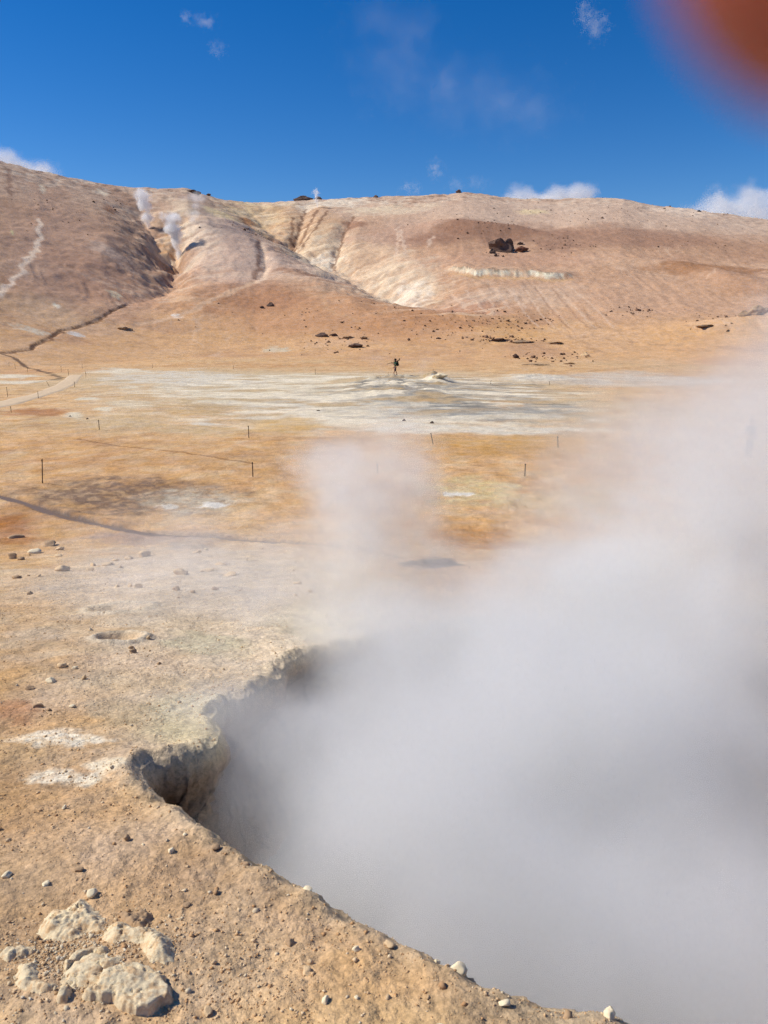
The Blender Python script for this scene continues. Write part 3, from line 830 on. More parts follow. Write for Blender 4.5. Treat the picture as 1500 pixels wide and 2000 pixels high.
# ------------------------------------------------------------------ the footpath, a raised strip of pale gravel
def build_path():
    le = [(-60, 792), (0, 783), (40, 775), (70, 767), (92, 758), (110, 750), (122, 741), (134, 733)]
    ri = [(-60, 806), (0, 797), (45, 788), (77, 778), (108, 769), (133, 760), (154, 748), (166, 733)]
    V = []; Fc = []
    n = 41; m = 9
    tt = np.linspace(0, len(le) - 1, n)
    Lp = np.array([at(*p) for p in le]); Rp = np.array([at(*p) for p in ri])
    t = np.arange(len(le))
    for i, q in enumerate(tt):
        a = np.array([np.interp(q, t, Lp[:, k]) for k in (0, 1)]); b = np.array([np.interp(q, t, Rp[:, k]) for k in (0, 1)])
        for j in range(m):
            s = j / (m - 1)
            p = a + (b - a) * s + 0.05 * np.array([noise2(i * 0.9, j * 1.3, 5), noise2(i * 0.9, j * 1.3, 6)])
            V.append((p[0], p[1], 0.05 + 0.02 * float(noise2(i * 0.5, j * 0.7, 9)) if 0 < j < m - 1 else -0.10))
    V = np.array(V); V[:, 2] += ground(V[:, 0], V[:, 1])
    for i in range(n - 1):
        for j in range(m - 1):
            a = i * m + j
            Fc.append((a, a + 1, a + m + 1, a + m))
    o = mesh_obj("footpath", V, Fc, plain_mat("pale_gravel", srgb(234, 206, 168, k=1.25), 0.95, 0.12, 3.0, 0.6, 20, 0.02))
    tag(o, "pale gravel footpath raised above the orange flat", "path", kind="structure")
build_path()

# ------------------------------------------------------------------ stones
MAT_PALE = plain_mat("pale_crust_rock", srgb(244, 226, 188, k=1.15), 0.95, 0.14, 2.0, 0.5, 7, 0.0015)
MAT_TAN = plain_mat("tan_rock", srgb(228, 196, 152, k=1.2), 0.95, 0.16, 2.0, 0.5, 6, 0.004)
MAT_GREY = plain_mat("grey_brown_rock", srgb(196, 164, 128), 0.95, 0.22, 2.0, 0.5, 5, 0.004)
MAT_LAVA = plain_mat("dark_lava_rock", srgb(120, 98, 86), 0.95, 0.4, 1.6, 0.6, 4, 0.12)
MAT_LAVA_RED = plain_mat("red_lava_rock", srgb(146, 102, 82), 0.95, 0.3, 1.6, 0.6, 4, 0.12)

def crust_mat():
    m = plain_mat("sandy_white_crust", srgb(244, 224, 184, k=1.25), 0.95, 0.16, 16.0, 0.7, 70, 0.005)
    nt = m.node_tree; b = nt.nodes["Principled BSDF"]; L = nt.links
    src = b.inputs['Base Color'].links[0].from_socket
    tc = nt.nodes.new('ShaderNodeTexCoord')
    n = nt.nodes.new('ShaderNodeTexNoise'); n.inputs['Scale'].default_value = 24; n.inputs['Detail'].default_value = 9; n.inputs['Roughness'].default_value = 0.75
    L.new(tc.outputs['Object'], n.inputs['Vector'])
    r = nt.nodes.new('ShaderNodeMapRange'); r.inputs['From Min'].default_value = 0.47; r.inputs['From Max'].default_value = 0.60; r.inputs['To Max'].default_value = 0.75
    L.new(n.outputs['Fac'], r.inputs['Value'])
    mx = nt.nodes.new('ShaderNodeMix'); mx.data_type = 'RGBA'
    L.new(r.outputs['Result'], mx.inputs[0]); L.new(src, mx.inputs[6]); mx.inputs[7].default_value = (*srgb(208, 166, 118, k=1.2), 1)
    L.new(mx.outputs[2], b.inputs['Base Color'])
    return m
MAT_CRUST = crust_mat()

def stone_mesh(name, seed, sub=3, rough=0.28, cuts=6, fine=0.07):
    bm = bmesh.new()
    bmesh.ops.create_icosphere(bm, subdivisions=sub, radius=1.0)
    r_ = random.Random(seed)
    P = np.array([v.co[:] for v in bm.verts])
    for k in range(cuts):                                     # broken faces
        d = np.array([r_.gauss(0, 1), r_.gauss(0, 1), r_.gauss(0, 0.8)]); d /= np.linalg.norm(d)
        lim = r_.uniform(0.45, 0.8)
        h = P @ d
        P = P - np.clip(h - lim, 0, None)[:, None] * d[None, :] * 0.92
    nrm = P / (np.linalg.norm(P, axis=1)[:, None] + 1e-9)
    q = P * 1.3 + seed * 3.7
    P = P + nrm * (rough * fbm3(q[:, 0], q[:, 1], q[:, 2], seed, 3)[:, None] + fine * fbm3(q[:, 0] * 5, q[:, 1] * 5, q[:, 2] * 5, seed + 3, 3)[:, None])
    for v, c in zip(bm.verts, P): v.co = c
    me = bpy.data.meshes.new(name)
    bm.to_mesh(me); bm.free()
    me.polygons.foreach_set("use_smooth", [sub > 2] * len(me.polygons))
    return me

STONES = [stone_mesh("stone", 20 + i) for i in range(7)]
CRAGS = [stone_mesh("crag", 60 + i, 3, 0.62, 10, 0.20) for i in range(4)]
for _m in CRAGS: _m.polygons.foreach_set("use_smooth", [False] * len(_m.polygons))
_st = {}
def stone(u, v, wpx, hpx, mat, label, name="stone", variant=0, sink=0.25, group=None, rz=None, depth=1.0, crag=False, top=False):
    """a stone whose base the photograph shows at (u, v), wpx wide and hpx high there"""
    p = at(u, v); s = pxm(u, v)
    w = wpx * s / 2; h = hpx * s / 2
    src = (CRAGS if crag else STONES)[variant % (4 if crag else 7)]
    key = (src.name, mat.name)
    if key not in _st:
        me = src.copy(); me.materials.append(mat); _st[key] = me
    o = bpy.data.objects.new(name, _st[key])
    C.objects.link(o)
    o.scale = (w * 1.15, w * depth * 1.05, h * 1.15)
    y = p[1] + w * depth * 0.4
    o.location = (p[0], y, gz(p[0], y) + h * (1 - 2 * sink) * 0.95)
    o.rotation_euler = (0, 0, rz if rz is not None else random.uniform(0, 6.28))
    tag(o, label, "rock", group)
    return o

ST = [  # u, v(base), width, height, material, label
    (272, 1062, 0, 0, None, None),
    (92, 1066, 30, 12, 'G', "flat brown grey rock on the rusty slope below the stream bend"),
    (65, 1080, 22, 14, 'P', "pale angular stone below the flat brown rock near the left edge"),
    (27, 1052, 28, 8, 'G', "low grey pair shaped stone at the left edge nearest the stream"),
    (22, 1090, 17, 12, 'G', "grey stone at left edge beside a smaller grey one"),
    (41, 1092, 12, 8, 'G', "small grey stone touching distance right of the left edge pair"),
    (32, 1130, 18, 8, 'G', "dark flat stone alone at the left edge of the near slope"),
    (122, 1118, 24, 14, 'T', "tan wedge shaped rock left of the middle of the stony slope"),
    (352, 1124, 25, 15, 'T', "largest rounded tan boulder alone on the stony slope"),
    (209, 1107, 18, 10, 'T', "tan block in the middle of the stony slope, right of the wedge rock"),
    (181, 1106, 12, 8, 'T', "small tan stone just left of the tan block"),
    (174, 1117, 16, 7, 'T', "flat tan stone in front of the small tan one"),
    (280, 1084, 24, 14, 'T', "broad tan rock highest on the stony slope, nearest the stream"),
    (225, 1094, 14, 7, 'T', "left stone of the row under the broad tan rock"),
    (250, 1091, 16, 8, 'T', "right stone of the row under the broad tan rock"),
    (383, 1078, 16, 7, 'T', "flat tan stone on the wet grey bank of the stream"),
    (402, 1070, 6, 5, 'P', "tiny pale pebble stone by the stream bank"),
    (268, 1147, 17, 11, 'T', "rounded tan stone, right of a pair below the boulder"),
    (253, 1145, 10, 8, 'T', "smaller left stone of the pair below the boulder"),
    (344, 1157, 14, 11, 'G', "grey pointed stone below the rounded boulder"),
    (377, 1162, 11, 9, 'G', "small grey pointed stone right of another pointed one"),
    (420, 1156, 13, 8, 'G', "grey stone farthest right of the pointed stones"),
    (115, 1074, 14, 8, 'T', "small tan stone right of the flat brown rock"),
    (114, 1087, 14, 5, 'T', "thin flat tan stone under the small tan one at left"),
    (58, 1166, 12, 6, 'G', "dark brown stone on the cracked grey crust at left"),
    (259, 1280, 15, 10, 'G', "dark pointed stone beside the dry basin"),
    (255, 1270, 11, 6, 'G', "small dark stone on the rim of the dry basin"),
    (121, 1308, 19, 11, 'T', "square tan stone on the open slope below the dry basin"),
    (97, 1334, 18, 11, 'P', "rounded pale stone half buried below the square tan one"),
    (163, 1327, 9, 10, 'T', "small upright tan stone right of the half buried pale one"),
    (146, 1310, 9, 8, 'P', "small whitish lump right of the square tan stone"),
    (71, 1382, 20, 9, 'G', "dark grey brown stone on the rusty patch at left"),
    (95, 1386, 9, 5, 'G', "small dark stone right of the grey brown one"),
    (140, 1375, 11, 5, 'P', "flat pale chip on the gravel left of the cream crust"),
    (57, 1347, 16, 9, 'G', "crumbly grey lump at the left under the half buried stone"),
    (311, 1300, 8, 6, 'G', "little dark stone above the cream crust near the crater"),
    (126, 1592, 9, 10, 'P', "white chip alone on the brown gravel under the white crusts"),
    (335, 1677, 12, 13, 'P', "white pointed stone on the brown gravel left of the crater rim"),
    (280, 1663, 8, 5, 'P', "small white chip left of the white pointed stone"),
    (248, 1655, 16, 14, 'G', "grey crumbly stone at the upper middle of the near gravel"),
    (423, 1678, 18, 12, 'G', "grey brown stone near the crater rim with pale grit beside it"),
    (480, 1700, 18, 11, 'G', "dark broken stone right on the gravel by the crater rim"),
    (362, 1646, 9, 6, 'P', "pale chip near the rim above the pointed white stone"),
    (180, 1753, 26, 17, 'P', "white lump lying alone above the white crust outcrop"),
    (90, 1736, 14, 8, 'P', "small white stone left of the lump above the outcrop"),
    (14, 1724, 20, 10, 'P', "pale flat stone at the left edge above the outcrop"),
    (155, 1711, 20, 10, 'G', "low brown stone on the gravel above the outcrop"),
    (365, 1772, 18, 8, 'G', "low brown stone on the gravel right of the outcrop"),
    (404, 1973, 22, 20, 'T', "tan stone casting a shadow right of the big white slab"),
    (565, 1842, 20, 14, 'G', "brown grey stone in the middle of the near gravel"),
    (598, 1898, 26, 15, 'T', "tan crumbly stone below the brown grey one on the near gravel"),
    (606, 1876, 12, 16, 'T', "small upright tan stone above the crumbly one"),
    (696, 1852, 18, 14, 'P', "white rounded stone left of a hollow near the rim"),
    (762, 1845, 30, 16, 'T', "reddish tan rock at the hollow near the crater rim"),
    (600, 1742, 22, 9, 'P', "pale flat stone right at the crater rim"),
    (855, 1855, 14, 13, 'P', "small white stone on the rim above the pale boulder"),
    (893, 1886, 38, 28, 'P', "large pale boulder perched on the crater rim at the bottom"),
    (985, 1960, 24, 14, 'P', "white jagged stone near the bottom edge right of the boulder"),
    (1193, 1985, 26, 36, 'P', "tall pale stone in thin steam at the bottom right rim"),
    (635, 1955, 22, 18, 'P', "pale crumbly stone near the bottom edge in the middle"),
    (860, 2000, 20, 10, 'P', "white stone cut by the bottom edge of the picture"),
    (568, 1968, 8, 7, 'P', "white pebble stone near the bottom middle"),
    (697, 1948, 12, 8, 'P', "small pale stone right of the crumbly bottom one"),
    (228, 1148, 8, 5, 'T', "tiny tan stone left of the paired stones"),
    (395, 1120, 8, 5, 'T', "tiny tan stone right of the largest boulder"),
    (407, 1118, 20, 8, 'T', "flat tan rock right of the largest boulder"),
    (430, 1108, 22, 7, 'T', "flat broken tan rock above and right of the boulder"),
    (450, 1126, 30, 6, 'T', "low rubble slab at the right of the stony slope"),
    (605, 1160, 11, 8, 'T', "tan stone showing dimly through thin steam"),
    (580, 1142, 16, 6, 'T', "low tan stone in thin steam, farthest of three"),
    (577, 1168, 8, 6, 'T', "small tan stone in thin steam, nearest of three"),
]
MM = {'P': MAT_PALE, 'T': MAT_TAN, 'G': MAT_GREY}
for i, (u, v, w, h, m, lab) in enumerate(ST):
    if m: stone(u, v, w, h, MM[m], lab, variant=i, group="loose stones on the near slope")

LAVA = [
    (978, 492, 44, 34, 'L', "dark jagged lava crag high on the right hillside", 0, "lava_crag"),
    (1015, 493, 30, 14, 'R', "red brown low crag beside the dark lava crag", 1, "lava_crag"),
    (990, 488, 24, 26, 'L', "dark upright block at the right side of the lava crag", 3, "lava_crag"),
    (968, 484, 22, 18, 'L', "dark stepped block at the left shoulder of the lava crag", 1, "lava_crag"),
    (963, 496, 12, 10, 'L', "small dark block at the left foot of the lava crag", 2, "lava_crag"),
    (968, 503, 7, 6, 'L', "tiny dark boulder rolled below the lava crag", 3, "boulder"),
    (1014, 478, 14, 7, 'L', "dark ledge above the red brown crag", 1, "lava_crag"),
    (597, 392, 34, 11, 'L', "flat topped black rock on the skyline, left and larger piece", 2, "lava_crag"),
    (622, 391, 14, 7, 'L', "small black rock on the skyline at the right end of the flat topped one", 3, "lava_crag"),
    (378, 377, 24, 8, 'L', "dark rocky bump on the skyline right of the fumarole", 0, "lava_crag"),
    (406, 380, 10, 5, 'L', "small dark rock on the skyline just right of the rocky bump", 1, "boulder"),
    (735, 384, 10, 5, 'L', "small dark rock on the middle of the skyline", 2, "boulder"),
    (896, 374, 10, 8, 'L', "dark knob on the highest point of the right skyline", 3, "boulder"),
    (1366, 413, 8, 4, 'L', "small dark rock on the right skyline below the cloud", 0, "boulder"),
    (690, 687, 34, 11, 'L', "dark low outcrop behind the walker, nearest of the brown fan", 1, "lava_crag"),
    (632, 669, 24, 8, 'L', "dark outcrop row on the brown fan, left end", 2, "lava_crag"),
    (652, 668, 14, 6, 'L', "small dark rock in the middle of the outcrop row on the fan", 3, "boulder"),
    (682, 670, 26, 6, 'G', "grey flat outcrop right in the row on the brown fan", 0, "lava_crag"),
    (708, 671, 18, 8, 'G', "grey rubble outcrop at the right end of the row on the fan", 1, "lava_crag"),
    (531, 622, 14, 9, 'L', "dark rock alone on the brown slope under the grey spur", 2, "boulder"),
    (512, 625, 9, 5, 'L', "tiny dark rock left of the lone one under the grey spur", 3, "boulder"),
    (855, 669, 12, 4, 'L', "small dark rock on the slope up and right of the walker", 1, "boulder"),
    (978, 671, 38, 8, 'L', "long dark lava outcrop at the foot of the right slope", 0, "lava_crag"),
    (1025, 672, 40, 5, 'G', "thin dark ledge running right from the long lava outcrop", 2, "lava_crag"),
    (1084, 673, 30, 5, 'G', "last thin ledge at the right of the lava outcrop", 3, "lava_crag"),
    (1474, 638, 40, 24, 'G', "grey craggy rock at the right edge above the steam", 1, "lava_crag"),
    (1455, 640, 20, 11, 'G', "lower shoulder of rock left of the craggy one at the right edge", 2, "lava_crag"),
    (1372, 652, 40, 5, 'G', "low grey ledge on the slope left of the right edge crag", 3, "lava_crag"),
    (243, 645, 26, 8, 'G', "brown flat outcrop on the left lower slope beside the crack", 0, "lava_crag"),
    (1040, 714, 60, 4, 'G', "long thin brown ledge at the far right of the white ground", 1, "lava_crag"),
    (1145, 697, 16, 9, 'T', "tan boulder in thin steam under the right slope", 2, "boulder"),
    (1110, 712, 24, 5, 'T', "flat tan ledge in thin steam behind the white ground", 3, "lava_crag"),
    (855, 750, 34, 12, 'P', "whitish grey mineral mound right of the walker", 1, "mineral_mound"),
    (790, 823, 7, 5, 'L', "dark stone at the near edge of the white ground, left of two", 2, "boulder"),
    (843, 828, 8, 6, 'L', "dark stone at the near edge of the white ground, right of two", 3, "boulder"),
    (622, 803, 7, 3, 'L', "dark speck of stone in the middle of the white ground", 0, "boulder"),
    (136, 813, 6, 3, 'L', "dark stone in a small white patch left of the posts", 1, "boulder"),
    (171, 818, 5, 3, 'L', "tiny dark stone right of the small white patch", 2, "boulder"),
]
for i, (u, v, w, h, m, lab, var, nm) in enumerate(LAVA):
    o = stone(u, v, w, h, {'L': MAT_LAVA, 'R': MAT_LAVA_RED, 'G': MAT_GREY, 'T': MAT_TAN, 'P': MAT_PALE}[m], lab, nm, var, sink=0.3, group="rocks on the hill and the flat", depth=0.7, crag=True, rz=random.uniform(-0.5, 0.5))

# ------------------------------------------------------------------ white crust outcrop at the bottom left
def crust(name, label, outline, spine, h, seed, steep=0.03, lumpy=1.0, rough=1.0, mat=None):
    """a lump of crust breaking out of the sand; the outline is walked in photograph pixels on the ground"""
    O = [tuple(at(*p)) for p in outline]
    A = np.array(O)
    x0, y0 = A.min(axis=0) - 0.04; x1, y1 = A.max(axis=0) + 0.04
    res = 0.0036
    nx = int((x1 - x0) / res) + 2; ny = int((y1 - y0) / res) + 2
    X, Y = np.meshgrid(np.linspace(x0, x1, nx), np.linspace(y0, y1, ny))
    x = X.ravel(); y = Y.ravel()
    xw = x + 0.008 * fbm2(x * 22, y * 22, seed + 500, 3); yw = y + 0.008 * fbm2(x * 22, y * 22, seed + 520, 3)
    d = poly_dist(xw, yw, O + [O[0]])
    ins = np.zeros(x.shape, bool)
    for k in range(len(O)):
        ax, ay = O[k]; bx, by = O[(k + 1) % len(O)]
        c = (ay > yw) != (by > yw)
        ins ^= c & (xw < ax + (yw - ay) / (by - ay if by != ay else 1e-9) * (bx - ax))
    sd = np.where(ins, d, -d) + 0.006 + 0.005 * fbm2(x * 70, y * 70, seed + 540, 3)
    up = sstep(-0.004, steep, sd)
    big = fbm2(x * 11, y * 11, seed + 560, 3); mid = fbm2(x * 34, y * 34, seed + 570, 4); tiny = fbm2(x * 110, y * 110, seed + 580, 3)
    crack = 1 - sstep(0.0, 0.07, np.abs(fbm2(x * 9 + mid * 0.4, y * 9, seed + 590, 3)))
    hh = up * (h * (1 + 0.45 * lumpy * big) + rough * (0.009 * mid + 0.003 * tiny) - 0.016 * crack * lumpy)
    hh = np.where(sd < 0, np.clip(sd * 1.2, -0.03, 0) - 0.004, hh)
    bz = ground(x, y)
    cx, cy_ = A.mean(axis=0); zg = gz(cx, cy_)
    keep = (sd > -0.012).reshape(ny, nx)
    idx = np.full(ny * nx, -1)
    cell = keep[:-1, :-1] & keep[1:, :-1] & keep[:-1, 1:] & keep[1:, 1:]
    I = np.arange(ny * nx).reshape(ny, nx)
    q = np.stack([I[:-1, :-1], I[:-1, 1:], I[1:, 1:], I[1:, :-1]], -1)[cell]
    used = np.unique(q); idx[used] = np.arange(len(used))
    V = np.stack([x - cx, y - cy_, bz + hh - zg], -1)[used]
    o = mesh_obj(name, V, idx[q], mat or MAT_CRUST)
    o.location = (cx, cy_, zg)
    tag(o, label, "rock", "white crust outcrop at the bottom left")
    return o

crust("crust_slab", "big white slab with an undercut thick front edge, bottom left outcrop", [(202, 1925), (232, 1912), (275, 1902), (312, 1918), (336, 1938), (330, 1958), (312, 1966), (292, 1982), (262, 1984), (240, 1978), (228, 1962), (200, 1968), (172, 1964), (168, 1958), (190, 1948)], None, 0.036, 1, 0.014, 0.35, 0.6)
crust("crust_lump", "rounded white crust lump with a deep shadow, right of the outcrop", [(200, 1838), (212, 1816), (240, 1808), (270, 1818), (302, 1822), (328, 1842), (342, 1866), (338, 1884), (322, 1892), (300, 1886), (284, 1872), (276, 1852), (250, 1844), (222, 1848)], None, 0.034, 2, 0.045, 0.7, 0.9)
crust("crust_lump", "tallest cracked white crust lump, top left of the outcrop", [(74, 1820), (88, 1796), (104, 1778), (128, 1778), (138, 1766), (160, 1758), (186, 1778), (200, 1792), (208, 1806), (196, 1818), (168, 1818), (158, 1832), (136, 1838), (110, 1836), (84, 1832)], None, 0.026, 3, 0.05, 1.3, 1.3)
crust("crust_plate", "flat sandy crust plate in the middle of the outcrop", [(120, 1938), (128, 1910), (140, 1890), (160, 1876), (186, 1864), (210, 1866), (212, 1880), (236, 1884), (226, 1900), (204, 1914), (198, 1930), (168, 1936), (140, 1944)], None, 0.012, 4, 0.035, 0.6, 0.6)
crust("crust_lump", "hooked white crust lump at the lower left of the outcrop", [(30, 1922), (40, 1902), (60, 1894), (78, 1896), (70, 1908), (74, 1924), (92, 1936), (112, 1938), (96, 1950), (66, 1952), (42, 1944)], None, 0.022, 5, 0.03, 1.0, 1.0)
crust("crust_lump", "small double crust lump left of the outcrop near the picture edge", [(2, 1880), (8, 1866), (28, 1864), (40, 1854), (58, 1858), (66, 1870), (54, 1878), (34, 1882), (18, 1890)], None, 0.020, 6, 0.03, 1.1, 1.1)
crust("crust_lump", "dark crumbly lump above the rounded crust lump", [(231, 1788), (246, 1784), (262, 1790), (280, 1784), (296, 1790), (292, 1808), (276, 1816), (256, 1814), (244, 1802)], None, 0.020, 7, 0.02, 1.5, 1.8, MAT_GREY)
crust("crust_chip", "small pointed crust chip below the flat plate", [(114, 1962), (124, 1948), (136, 1944), (138, 1954), (130, 1966), (118, 1968)], None, 0.02, 8, 0.012)
crust("crust_ridge", "thin raised crust rim along the flat plate", [(126, 1896), (140, 1880), (164, 1866), (190, 1860), (210, 1864), (206, 1872), (182, 1870), (160, 1880), (142, 1894), (130, 1906)], None, 0.020, 9, 0.012, 0.8, 1.0)

# ------------------------------------------------------------------ loose grit: thousands of small pieces
def grit(name, label, n, sampler, mat, sizes, seed, cat):
    r_ = np.random.default_rng(seed)
    bm = bmesh.new(); bmesh.ops.create_icosphere(bm, subdivisions=1, radius=1.0)
    bv = np.array([v.co[:] for v in bm.verts]); bf = np.array([[v.index for v in f.verts] for f in bm.faces]); bm.free()
    if n > 4000:
        t = (1 + 5 ** 0.5) / 2
        bv = np.array([(1, 0, 0), (-1, 0, 0), (0, 1, 0), (0, -1, 0), (0, 0, 1), (0, 0, -1)], float)
        bf = np.array([(4, 0, 2), (4, 2, 1), (4, 1, 3), (4, 3, 0), (5, 2, 0), (5, 1, 2), (5, 3, 1), (5, 0, 3)])
    xy = sampler(r_, n)
    sd = np.full(len(xy), -9.0); j = near(xy[:, 0], xy[:, 1], RIM, 0.3)
    if len(j): sd[j] = rim_sd(xy[j, 0], xy[j, 1])
    xy = xy[sd < -0.015]
    n = len(xy)
    z = ground(xy[:, 0], xy[:, 1])
    s = sizes(r_, n, xy)
    jit = 1 + 0.38 * r_.standard_normal((n, len(bv), 1)).clip(-1.4, 1.4)
    P = bv[None] * jit * s[:, None, None] * np.array([1, 1, 0.72])[None, None]
    a = r_.uniform(0, 6.28, n); ca, sa = np.cos(a)[:, None], np.sin(a)[:, None]
    X = P[..., 0] * ca - P[..., 1] * sa * 0.8; Y = P[..., 0] * sa + P[..., 1] * ca * 0.8
    V = np.stack([X + xy[:, 0:1], Y + xy[:, 1:2], P[..., 2] + (z + s * 0.25)[:, None]], -1).reshape(-1, 3)
    Fc = (bf[None] + (np.arange(n) * len(bv))[:, None, None]).reshape(-1, 3)
    me = bpy.data.meshes.new(name)
    me.vertices.add(len(V)); me.vertices.foreach_set("co", V.astype(np.float32).ravel())
    me.loops.add(len(Fc) * 3); me.loops.foreach_set("vertex_index", Fc.astype(np.int32).ravel())
    me.polygons.add(len(Fc)); me.polygons.foreach_set("loop_start", (np.arange(len(Fc)) * 3).astype(np.int32))
    me.update(calc_edges=True)
    g = me.color_attributes.new("tone", 'FLOAT_COLOR', 'POINT')
    tone = np.repeat(r_.uniform(0, 1, n), len(bv))
    g.data.foreach_set("color", np.stack([tone] * 3 + [np.ones_like(tone)], -1).astype(np.float32).ravel())
    o = bpy.data.objects.new(name, me); C.objects.link(o); me.materials.append(mat)
    tag(o, label, cat, kind="stuff")
    return o

def tone_mat(name, cols):
    m, nt, b = new_mat(name)
    a = nt.nodes.new('ShaderNodeAttribute'); a.attribute_name = "tone"
    r = nt.nodes.new('ShaderNodeValToRGB')
    r.color_ramp.elements[0].color = (*cols[0], 1); r.color_ramp.elements[1].color = (*cols[-1], 1)
    for i, c in enumerate(cols[1:-1]):
        e = r.color_ramp.elements.new((i + 1) / (len(cols) - 1)); e.color = (*c, 1)
    nt.links.new(a.outputs['Color'], r.inputs['Fac'])
    nt.links.new(r.outputs['Color'], b.inputs['Base Color'])
    b.inputs['Roughness'].default_value = 0.95
    b.inputs['Specular IOR Level'].default_value = 0.15
    return m

def near_sampler(r_, n):
    rr = np.exp(r_.uniform(math.log(1.3), math.log(16), n)); a = np.radians(r_.uniform(-38, 38, n))
    x, y = np.sin(a) * rr, np.cos(a) * rr
    keep = fbm2(x / 0.5, y / 0.5, 400, 3) + r_.uniform(-0.5, 0.5, n) > -0.12
    return np.stack([x, y], -1)[keep]
def near_sizes(r_, n, xy):
    d = np.hypot(xy[:, 0], xy[:, 1])
    return np.clip(np.exp(r_.normal(math.log(0.0034), 0.45, n)), 0.0016, 0.012) * (0.85 + 0.05 * d)
GRIT = tone_mat("loose_grit", [srgb(196, 152, 108, k=1.2), srgb(212, 172, 126, k=1.2), srgb(226, 192, 148, k=1.2), srgb(238, 214, 176, k=1.2)])
grit("gravel", "fine tan gravel strewn over the near slope", 60000, near_sampler, GRIT, near_sizes, 5, "gravel")
def chip_sampler(r_, n):
    rr = np.exp(r_.uniform(math.log(1.6), math.log(20), n)); a = np.radians(r_.uniform(-36, 30, n))
    x, y = np.sin(a) * rr, np.cos(a) * rr
    keep = fbm2(x / 1.3, y / 1.3, 420, 3) + r_.uniform(-0.4, 0.4, n) > 0.05
    return np.stack([x, y], -1)[keep]
def chip_sizes(r_, n, xy):
    d = np.hypot(xy[:, 0], xy[:, 1])
    return np.clip(np.exp(r_.normal(math.log(0.006), 0.5, n)), 0.003, 0.02) * (0.7 + 0.10 * d)
grit("pebbles", "small pale and brown pebbles scattered over the near slope", 900, chip_sampler, tone_mat("pebble_stone", [srgb(190, 150, 110), srgb(214, 178, 136), srgb(230, 206, 168), srgb(240, 226, 198)]), chip_sizes, 6, "pebbles")

def rubble_sampler(r_, n):
    c = at(165, 1872); sx, sy = 0.20, 0.17
    return np.stack([c[0] + r_.normal(0, sx * 0.72, n), c[1] + r_.normal(0, sy * 0.72, n)], -1)
def rubble_sizes(r_, n, xy):
    return np.clip(np.exp(r_.normal(math.log(0.0034), 0.45, n)), 0.0015, 0.010)
grit("crust_rubble", "pale crumbs of broken crust lying between the white lumps", 1800, rubble_sampler, tone_mat("crust_crumbs", [srgb(196, 154, 110), srgb(222, 192, 150), srgb(236, 216, 180), srgb(244, 230, 202)]), rubble_sizes, 9, "rubble")

def hill_sampler(r_, n):
    out = []
    for (u, v, ru, rv, k) in [(1000, 632, 90, 18, 150), (1240, 612, 60, 10, 60), (980, 668, 80, 6, 90), (1100, 480, 60, 18, 90), (900, 650, 130, 26, 90), (1150, 420, 330, 30, 260), (700, 640, 240, 40, 90), (1400, 630, 60, 20, 50), (1350, 480, 120, 20, 60), (960, 450, 90, 12, 60), (250, 390, 60, 14, 60), (120, 420, 110, 60, 50), (980, 500, 30, 10, 30), (480, 460, 60, 10, 60), (1080, 700, 90, 10, 60), (640, 680, 90, 16, 60)]:
        for _ in range(k):
            out.append(at(u + ru * r_.normal(0, 0.5), v + rv * r_.normal(0, 0.5)))
    return np.array(out)
def hill_sizes(r_, n, xy):
    return np.clip(np.exp(r_.normal(math.log(0.15), 0.6, n)), 0.06, 0.7)
grit("scree", "dark scattered lava blocks far off on the hillside", 1300, hill_sampler, tone_mat("scree_stone", [srgb(100, 78, 66), srgb(134, 104, 84), srgb(176, 140, 114)]), hill_sizes, 8, "scree")

# ------------------------------------------------------------------ rope posts
MAT_POST = plain_mat("weathered_post", srgb(96, 76, 62), 0.85, 0.25, 12, 0.4, 60, 0.004)
MAT_CAP = plain_mat("rusty_eyelet", srgb(70, 52, 42), 0.7, 0.2, 30)
def post(u, v, ut, vt, label):
    p = at(u, v); s = math.hypot(p[0], p[1]) / F_PX
    h = min(max((v - vt) * s, 0.42), 0.95); lean = (ut - u) * s
    zb = gz(p[0], p[1])
    root = empty("rope_post", (p[0], p[1], zb))
    rad = 0.021
    V = []; Fc = []
    lv = [(-0.12, 1.0), (0.1, 1.0), (h * 0.5, 0.96), (h * 0.97, 0.9), (h, 0.7)]
    for z, k in lv:
        for j in range(8):
            a = j / 8 * 6.2832
            V.append((math.cos(a) * rad * k + lean * max(z, 0) / h, math.sin(a) * rad * k, z))
    for i in range(len(lv) - 1):
        for j in range(8):
            a = i * 8 + j; b = i * 8 + (j + 1) % 8
            Fc.append((a, b, b + 8, a + 8))
    Fc.append(tuple(range((len(lv) - 1) * 8, len(lv) * 8)))
    mesh_obj("pole", V, Fc, MAT_POST, root)
    V = []; Fc = []
    for i in range(10):
        a = i / 10 * 6.2832
        for j in range(5):
            b = j / 5 * 6.2832
            q = 0.026 + 0.008 * math.cos(b)
            V.append((lean * 0.93 + math.cos(a) * q, 0.008 * math.sin(b) - rad, h * 0.93 + math.sin(a) * q))
    for i in range(10):
        for j in range(5):
            Fc.append((i * 5 + j, ((i + 1) % 10) * 5 + j, ((i + 1) % 10) * 5 + (j + 1) % 5, i * 5 + (j + 1) % 5))
    mesh_obj("eyelet", V, Fc, MAT_CAP, root)
    tag(root, label, "post", "rope posts on the flat")

